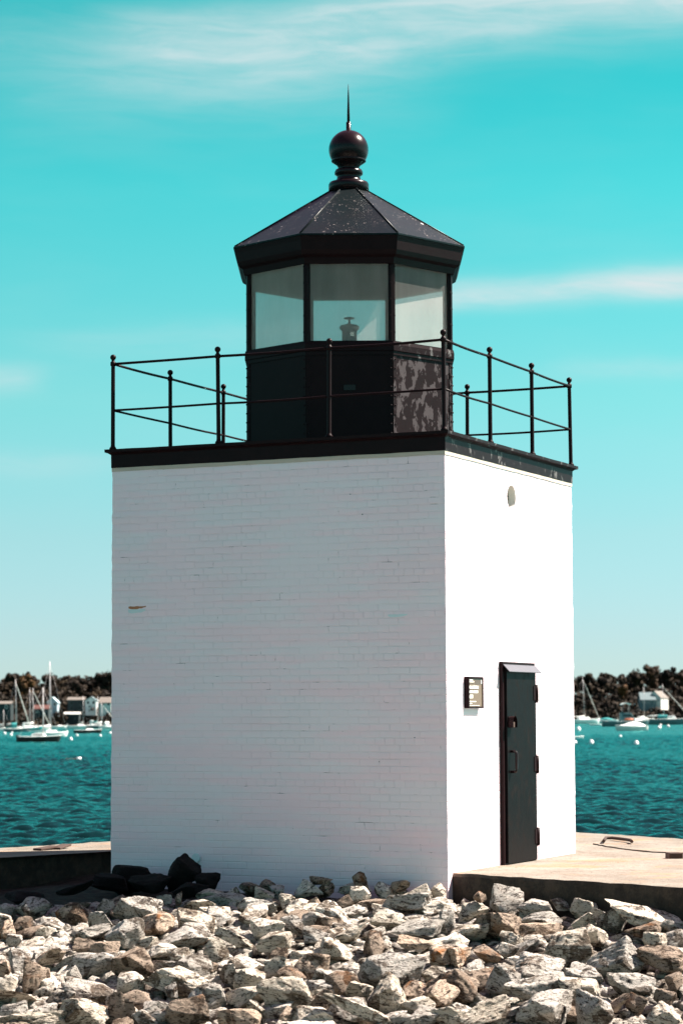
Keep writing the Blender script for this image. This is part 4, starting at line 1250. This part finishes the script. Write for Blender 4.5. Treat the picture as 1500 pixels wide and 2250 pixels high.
for k, (px, py, lab, wpx) in enumerate(BU):
    p = at_z(px, py, Z_W); wd_ = px_len(wpx, py); rb = random.Random(k)
    o = thing('buoy', lab, 'buoy', p, rb.uniform(0, 6.28), 'mooring buoys')
    b = MB()
    if 'ball' in lab or 'round' in lab or wpx < 6:
        b.sphere((0, 0, wd_ * 0.28), wd_ * 0.5, 12, 8)
    else:
        b.lathe([(wd_ * .10, -.1), (wd_ * .36, 0), (wd_ * .40, wd_ * .1), (wd_ * .40, wd_ * .62), (wd_ * .34, wd_ * .74), (wd_ * .10, wd_ * .78)], 12)
        for i in range(len(b.v)):
            v = Matrix.Rotation(0.5, 3, 'X') @ Vector(b.v[i]); b.v[i] = tuple(v)
    b.build('float', M['buoy'], o)
    b = MB(); b.tube([(0, 0, wd_ * .6), (0, -.03, wd_ * .95)], wd_ * .05, 6)
    b.build('ring_post', M['mast'], o)
p = at_z(161, 1671, Z_W)
o = thing('raft', 'orange brown float with a white end drifting alone on open water', 'float', p, 0.1)
b = MB(); b.box(-0.6, 0.25, -0.25, 0.25, -0.05, 0.16); bevel(b.build('deck', M['rust'], o), 0.04)
b = MB(); b.tube([(0.27, 0, 0.10), (0.62, 0, 0.12)], 0.14, 10); b.build('end_float', M['buoy'], o)
yd = 1540; zb = at_y(1389, 1553, yd).z; xx = (1389 - 750) / F_PX * yd
o = thing('channel_marker', 'red and white marker post standing on the shore by the golden tree', 'marker post', (xx, yd, shore_z(xx, yd)))
b = MB(); b.tube([(0, 0, 0), (0, 0, zb - shore_z(xx, yd))], 0.25, 8); b.build('lower_post', M['orange'], o)
b = MB(); b.tube([(0, 0, zb - shore_z(xx, yd)), (0, 0, zb - shore_z(xx, yd) + 2.0)], 0.22, 8); b.build('upper_post', M['white'], o)

# ------------------------------------------------------------------ riprap: every larger stone is a thing
# columns: photo centre x, y, width, height (pixels), tone: l pale, w whitish, g grey, b brown, o rust, d dark
RA = "240 520 220 150 g,55 540 120 90 g,490 545 270 110 o,685 510 140 100 g,930 530 290 150 g,1090 465 100 60 g,1180 455 80 80 o,1400 430 200 50 l,1310 490 290 80 l,1420 570 190 90 g,160 620 160 80 b,40 660 130 110 o,660 600 260 100 g,830 690 210 190 g,1040 620 230 130 o,1290 610 280 100 l,1290 660 240 70 g,290 670 150 60 w,600 690 280 90 g,670 680 120 60 o,330 620 200 60 g,1200 710 330 100 g,1080 790 230 60 w,1205 830 110 130 w,90 720 150 90 g,120 840 220 110 g,330 850 180 130 o,700 790 180 130 b,560 770 140 70 b,640 880 230 130 g,890 880 330 190 b,1420 790 180 140 l,1280 890 240 120 g,200 960 280 180 b,480 960 240 120 g,870 1010 200 110 w,1210 990 470 150 l,30 910 110 90 o,50 1020 150 110 l,620 1070 340 110 g,900 1120 210 100 b,100 1200 190 110 g,280 1200 170 100 g,400 1120 200 110 g,560 1210 380 170 l,800 1180 200 200 b,1220 1200 350 200 b,90 1110 150 50 l,1380 1090 230 140 g,240 1270 480 80 l,960 1240 140 80 g,1490 940 120 110 g,1130 1060 80 90 g"
RB = "40 420 80 70 l,520 390 220 120 w,650 390 100 80 o,230 430 190 90 l,330 410 120 40 g,180 510 300 90 g,390 470 150 90 l,560 495 120 50 o,840 390 200 70 w,1030 400 130 80 w,870 430 160 100 w,760 490 140 80 b,1130 400 110 60 l,1270 420 160 110 l,1190 480 300 110 g,1390 410 100 110 l,170 560 250 80 w,440 540 220 80 w,700 560 280 100 w,250 640 250 130 w,420 630 180 120 g,90 740 200 100 l,310 740 240 110 l,580 700 240 90 g,800 690 200 100 l,960 740 170 150 b,1060 600 250 90 l,1310 650 250 110 g,1220 750 260 90 o,1440 600 120 150 g,700 790 240 120 l,570 880 210 160 o,480 850 140 100 l,330 830 150 90 b,310 910 150 130 l,120 980 260 140 l,390 960 280 110 b,1130 920 390 200 g,1410 830 190 100 o,1350 960 140 120 l,770 1010 210 170 b,660 980 170 80 g,860 1060 200 120 l,1060 1080 340 250 l,420 1090 290 230 l,620 1130 180 140 b,1370 1100 280 180 o,160 1090 340 120 l,810 1170 280 130 g,560 1230 260 130 l,100 1240 250 110 o,1000 1240 380 130 l,1290 1230 240 120 g,1250 1160 240 90 l,380 1230 120 120 o,180 1170 200 80 l"
RC = "125 455 80 80 g,430 520 220 170 g,830 470 150 110 l,240 590 200 90 l,620 580 220 90 g,780 560 110 60 l,900 580 180 130 l,410 685 290 140 b,1090 650 200 130 g,1320 650 360 170 l,1280 720 220 120 b,1340 770 180 110 l,820 800 330 190 l,1110 880 350 240 g,1400 900 250 180 b,1450 760 120 100 g,650 640 250 80 g,900 670 200 100 l,960 740 160 120 l,230 720 280 80 l,480 770 160 70 l,120 860 260 90 o,620 940 320 170 g,410 1010 290 150 g,150 1050 270 170 b,330 850 180 90 b,910 980 260 100 g,660 1060 290 150 g,900 1070 230 130 l,1200 1040 300 130 g,650 1190 420 200 g,960 1200 260 190 g,1090 1160 150 110 o,1210 1150 150 100 b,1380 1110 210 90 b,1370 1220 300 130 l,310 1200 300 120 l,100 1230 200 100 l,1450 1010 110 80 b,70 990 120 120 b,440 830 150 80 g,1210 600 130 60 l,1430 700 150 60 g"
ROCKS = []
for txt, ox, oy, k_ in ((RA, 0, 1820, 1 / 3), (RB, 500, 1820, 1 / 3), (RC, 950, 1780, 0.3667)):
    for e_ in txt.split(','):
        a = e_.split()
        ROCKS.append((ox + float(a[0]) * k_, oy + float(a[1]) * k_, float(a[2]) * k_, float(a[3]) * k_, a[4]))

def ico(sub):
    bm = bmesh.new(); bmesh.ops.create_icosphere(bm, subdivisions=sub, radius=1.0)
    v = np.array([x.co[:] for x in bm.verts]); f = [tuple(q.index for q in x.verts) for x in bm.faces]; bm.free()
    return v / np.linalg.norm(v, axis=1)[:, None], f
ICO = {4: ico(5), 3: ico(4), 2: ico(3), 1: ico(2)}

def rock_verts(seed, dims, det, sharp=44, rough=1.0):
    """an angular stone: a convex block cut by random planes, with chipped, layered faces"""
    g = np.random.default_rng(seed)
    D, F = ICO[det]
    n_ = []; h_ = []
    box = np.array([[1, 0, 0], [-1, 0, 0], [0, 1, 0], [0, -1, 0], [0, 0, 1], [0, 0, -1]], float)
    box += g.normal(0, 0.42, box.shape); n_.append(box); h_.append(g.uniform(0.55, 0.92, 6))
    cut = g.normal(0, 1, (g.integers(6, 12), 3)); n_.append(cut); h_.append(g.uniform(0.58, 0.98, len(cut)))
    N_ = np.concatenate(n_); N_ /= np.linalg.norm(N_, axis=1)[:, None]; H_ = np.concatenate(h_)
    q = np.maximum(D @ N_.T, 1e-3) / H_
    r = 1.0 / (np.sum(q ** sharp, axis=1) ** (1 / sharp))
    P = D * r[:, None]
    # layered, fractured relief
    ax = g.normal(0, 1, 3); ax[2] += 1.5; ax /= np.linalg.norm(ax)
    disp = np.zeros(len(P))
    for o_ in range(5):
        fq = 2.0 * 1.9 ** o_; am = 0.075 * 0.66 ** o_
        acc = np.zeros(len(P))
        for _ in range(4):
            k = g.normal(0, 1, 3); k = k / np.linalg.norm(k) * fq
            acc += np.abs(np.sin(P @ k * 1.6 + g.uniform(0, 6.28) + 0.8 * np.sin(P @ g.normal(0, 1, 3) * fq * .5))) - 0.6
        disp += am * acc * 0.6
    lay = np.floor(P @ ax * 5.5 + 0.35 * np.sin(P @ g.normal(0, 2, 3)))
    disp += 0.030 * np.sin(lay * 12.9898 + seed)
    P = P * (1 + rough * disp[:, None])
    P = P * (np.array(dims) / 2)[None] / np.array([P[:, 0].max(), P[:, 1].max(), P[:, 2].max()])[None]
    return P, F

def rock_mesh(seed, dims, det=3, rough=1.0, mat=None):
    P, F = rock_verts(seed, dims, det, rough=rough)
    me = bpy.data.meshes.new('rock'); me.from_pydata(P.tolist(), [], F)
    me.polygons.foreach_set('use_smooth', [True] * len(F)); me.materials.append(mat or M['rock'])
    try: me.set_sharp_from_angle(angle=R_(38))
    except Exception: pass
    me.update(); return me

def ground_hit(px, py, up):
    d = pix_ray(px, py); t_ = 13.0
    while t_ < 30:
        p = Vector((0, 0, HC)) + d * t_
        if p.z - up <= ground_z(p.x, p.y): return p
        t_ += 0.01
    return p
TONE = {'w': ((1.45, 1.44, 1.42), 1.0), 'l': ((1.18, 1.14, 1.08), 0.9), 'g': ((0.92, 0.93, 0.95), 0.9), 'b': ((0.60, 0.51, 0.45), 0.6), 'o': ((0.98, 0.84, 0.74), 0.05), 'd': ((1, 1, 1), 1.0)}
rr = random.Random(77)
placed = []; recs = []
def put_rock(x, y, z, dims, tone, seed, rot=None, mat=None, det=3):
    me = rock_mesh(seed, dims, det, 0.95 if mat is None else 0.55, mat)
    o = link('rock', me)
    o.location = (x, y, z)
    o.rotation_euler = rot or (rr.uniform(-.35, .35), rr.uniform(-.30, .30), rr.uniform(-.5, .5))
    c, rs_ = TONE[tone]; j = rr.uniform(0.90, 1.10)
    o.color = (c[0] * j, c[1] * j, c[2] * j, rs_)
    px, py = to_pix((x, y, z)); k = F_PX / y
    recs.append([o, px, py, dims[0] * k, dims[2] * k, tone])
    placed.append((x, y, (dims[0] + dims[1]) / 4))
    return o
for k, (px, py, wp, hp, tn) in enumerate(ROCKS):
    y0 = ground_hit(px, py, 0.08).y
    w_ = wp / F_PX * y0 * 1.00; hv = hp / F_PX * y0
    d_ = max(0.16, min(0.50, w_ * rr.uniform(0.65, 0.95)))
    h_ = max(hv * 1.0, 0.085) + 0.04
    c = ground_hit(px, py, h_ * 0.32)
    put_rock(c.x, c.y, c.z - 0.02, (w_, d_, h_), tn, 1000 + k, det=4 if wp > 95 else 3)
# dark stones at the wall foot; tower shade painted into the near-black ones
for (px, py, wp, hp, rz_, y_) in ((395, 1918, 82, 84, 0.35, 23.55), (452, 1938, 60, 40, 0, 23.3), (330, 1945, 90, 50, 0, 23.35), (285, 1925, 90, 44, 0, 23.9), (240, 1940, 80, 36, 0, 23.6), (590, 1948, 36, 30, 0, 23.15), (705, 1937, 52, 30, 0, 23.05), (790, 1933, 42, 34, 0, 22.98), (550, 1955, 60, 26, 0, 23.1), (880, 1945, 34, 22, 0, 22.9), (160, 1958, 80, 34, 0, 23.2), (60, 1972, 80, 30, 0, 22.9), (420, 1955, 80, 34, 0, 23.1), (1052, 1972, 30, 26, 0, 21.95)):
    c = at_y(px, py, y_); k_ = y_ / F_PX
    put_rock(c.x, c.y, c.z, (wp * k_ * 1.05, max(0.2, wp * k_ * 0.8), hp * k_ * 1.05), 'd' if px < 480 else 'b', 3000 + int(px), (rr.uniform(-.1, .1), 0.45 if rz_ else rr.uniform(-.15, .15), rr.uniform(-.4, .4)), M['shaderock'] if px < 480 else None, 3)
# the gaps between the stones of the photograph
tries = 0; extra = 0
while extra < 128 and tries < 20000:
    tries += 1
    y = rr.uniform(18.3, 22.9); x = rr.uniform(-0.155, 0.155) * y
    if y > 21.9 and x > 1.0: continue
    if x > 1.0 and y > 23.02 - (x - 1.02) * 1.06 - 0.25: continue
    if x < 1.0 and y > 22.75 + max(0, (0.9 - x)) * 0.30: continue
    s_ = rr.uniform(0.16, 0.34)
    if any((x - a) ** 2 + ((y - c) * 1.1) ** 2 < (0.44 * (s_ / 2 + r)) ** 2 for a, c, r in placed): continue
    h_ = s_ * rr.uniform(0.45, 0.75)
    put_rock(x, y, ground_z(x, y) - 0.02, (s_ * rr.uniform(1.0, 1.4), s_, h_), rr.choice('llggggbbwo'), 5000 + extra, det=2 if s_ < 0.24 else 3)
    extra += 1

def zone(px, py, dark):
    if dark: return 'in shade at the tower foot'
    if py < 1975: return 'top row at the tower foot'
    for lim, t_ in ((2020, 'second row of the slope'), (2065, 'upper part of the slope'), (2115, 'middle of the slope'), (2165, 'lower part of the slope'), (2212, 'row above the lowest')):
        if py < lim: return t_
    return 'lowest row of the slope'
def across(px):
    for lim, t_ in ((110, 'under the coping'), (240, 'under open water'), (370, 'under outer tower corner'), (500, 'under the dark boulder'), (630, 'under shaded wall middle'), (760, 'under the lightning rod'), (880, 'under shaded wall end'), (980, 'by near tower corner'), (1085, 'under the notice'), (1190, 'under the door'), (1330, 'under wharf ledge')):
        if px < lim: return t_
    return 'past wharf ledge'
TW = {'w': 'whitish', 'l': 'pale', 'g': 'grey', 'b': 'brown', 'o': 'rusty', 'd': 'blackish'}
by = {}
for rc in recs:
    o, px, py, wp, hp, tn = rc
    size = 'large' if wp > 90 else 'mid-sized' if wp > 58 else 'small'
    shp = 'flat' if hp < wp * 0.42 else 'upright' if hp > wp * 0.85 else 'blocky'
    lab = f"{size} {TW[tn]} {shp} rock, {zone(px, py, tn == 'd')}, {across(px)}".replace('under outer tower corner', 'under outer corner').replace('top row at the tower foot', 'top row by the tower')
    by.setdefault(lab, []).append(rc)
ORD = ['first', 'second', 'third', 'fourth', 'fifth', 'sixth', 'seventh', 'eighth']
for lab, l_ in by.items():
    l_.sort(key=lambda r_: r_[1])
    for k, r_ in enumerate(l_):
        t_ = (ORD[k] + ' from left, ' + lab.replace(' of the slope', '')) if len(l_) > 1 else lab
        if len(t_.replace('-', '').split()) > 16: t_ = t_.replace('in shade at the tower foot', 'shaded at tower foot').replace('row by the tower', 'row by tower').replace('row above the lowest', 'next-to-lowest row')
        tag(r_[0], t_, 'rock', 'riprap stones in front of the lighthouse')

# rubble that fills in between and beside the picked stones
rb = MB(); rq = random.Random(5)
protos = [rock_verts(9000 + k, (1, 0.8, 0.62), 1) for k in range(10)]
def rubble(x, y, s_, z):
    P, Fq = rq.choice(protos)
    a = rq.uniform(0, 6.28); Mr = np.array(Euler((rq.uniform(-.5, .5), rq.uniform(-.5, .5), a)).to_matrix())
    V = (P * s_) @ Mr.T + np.array([x, y, z]); rb.add(V.tolist(), Fq, 0, True)
for _ in range(3800):
    y = rq.uniform(17.9, 23.0); x = rq.uniform(-0.17, 0.17) * y
    if x > 0.9 and y > 23.02 - (x - 1.02) * 1.06 - 0.12: continue
    if y > 22.8 + max(0, 0.9 - x) * 0.30: continue
    s_ = rq.uniform(0.07, 0.22); rubble(x, y, s_, ground_z(x, y) - 0.085)
for _ in range(1900):
    y = rq.uniform(9.5, 23.0); x = rq.uniform(-8, 8)
    if abs(x) < 0.165 * y and y > 18: continue
    if x > 0.9 and y > 23.02 - (x - 1.02) * 1.06 - 0.3: continue
    s_ = rq.uniform(0.2, 0.5); rubble(x, y, s_, ground_z(x, y) - 0.02)
tag(rb.build('rubble', M['rock'], None, fix=False), 'small broken stones filling the gaps between the larger rocks', 'rubble', kind='stuff')
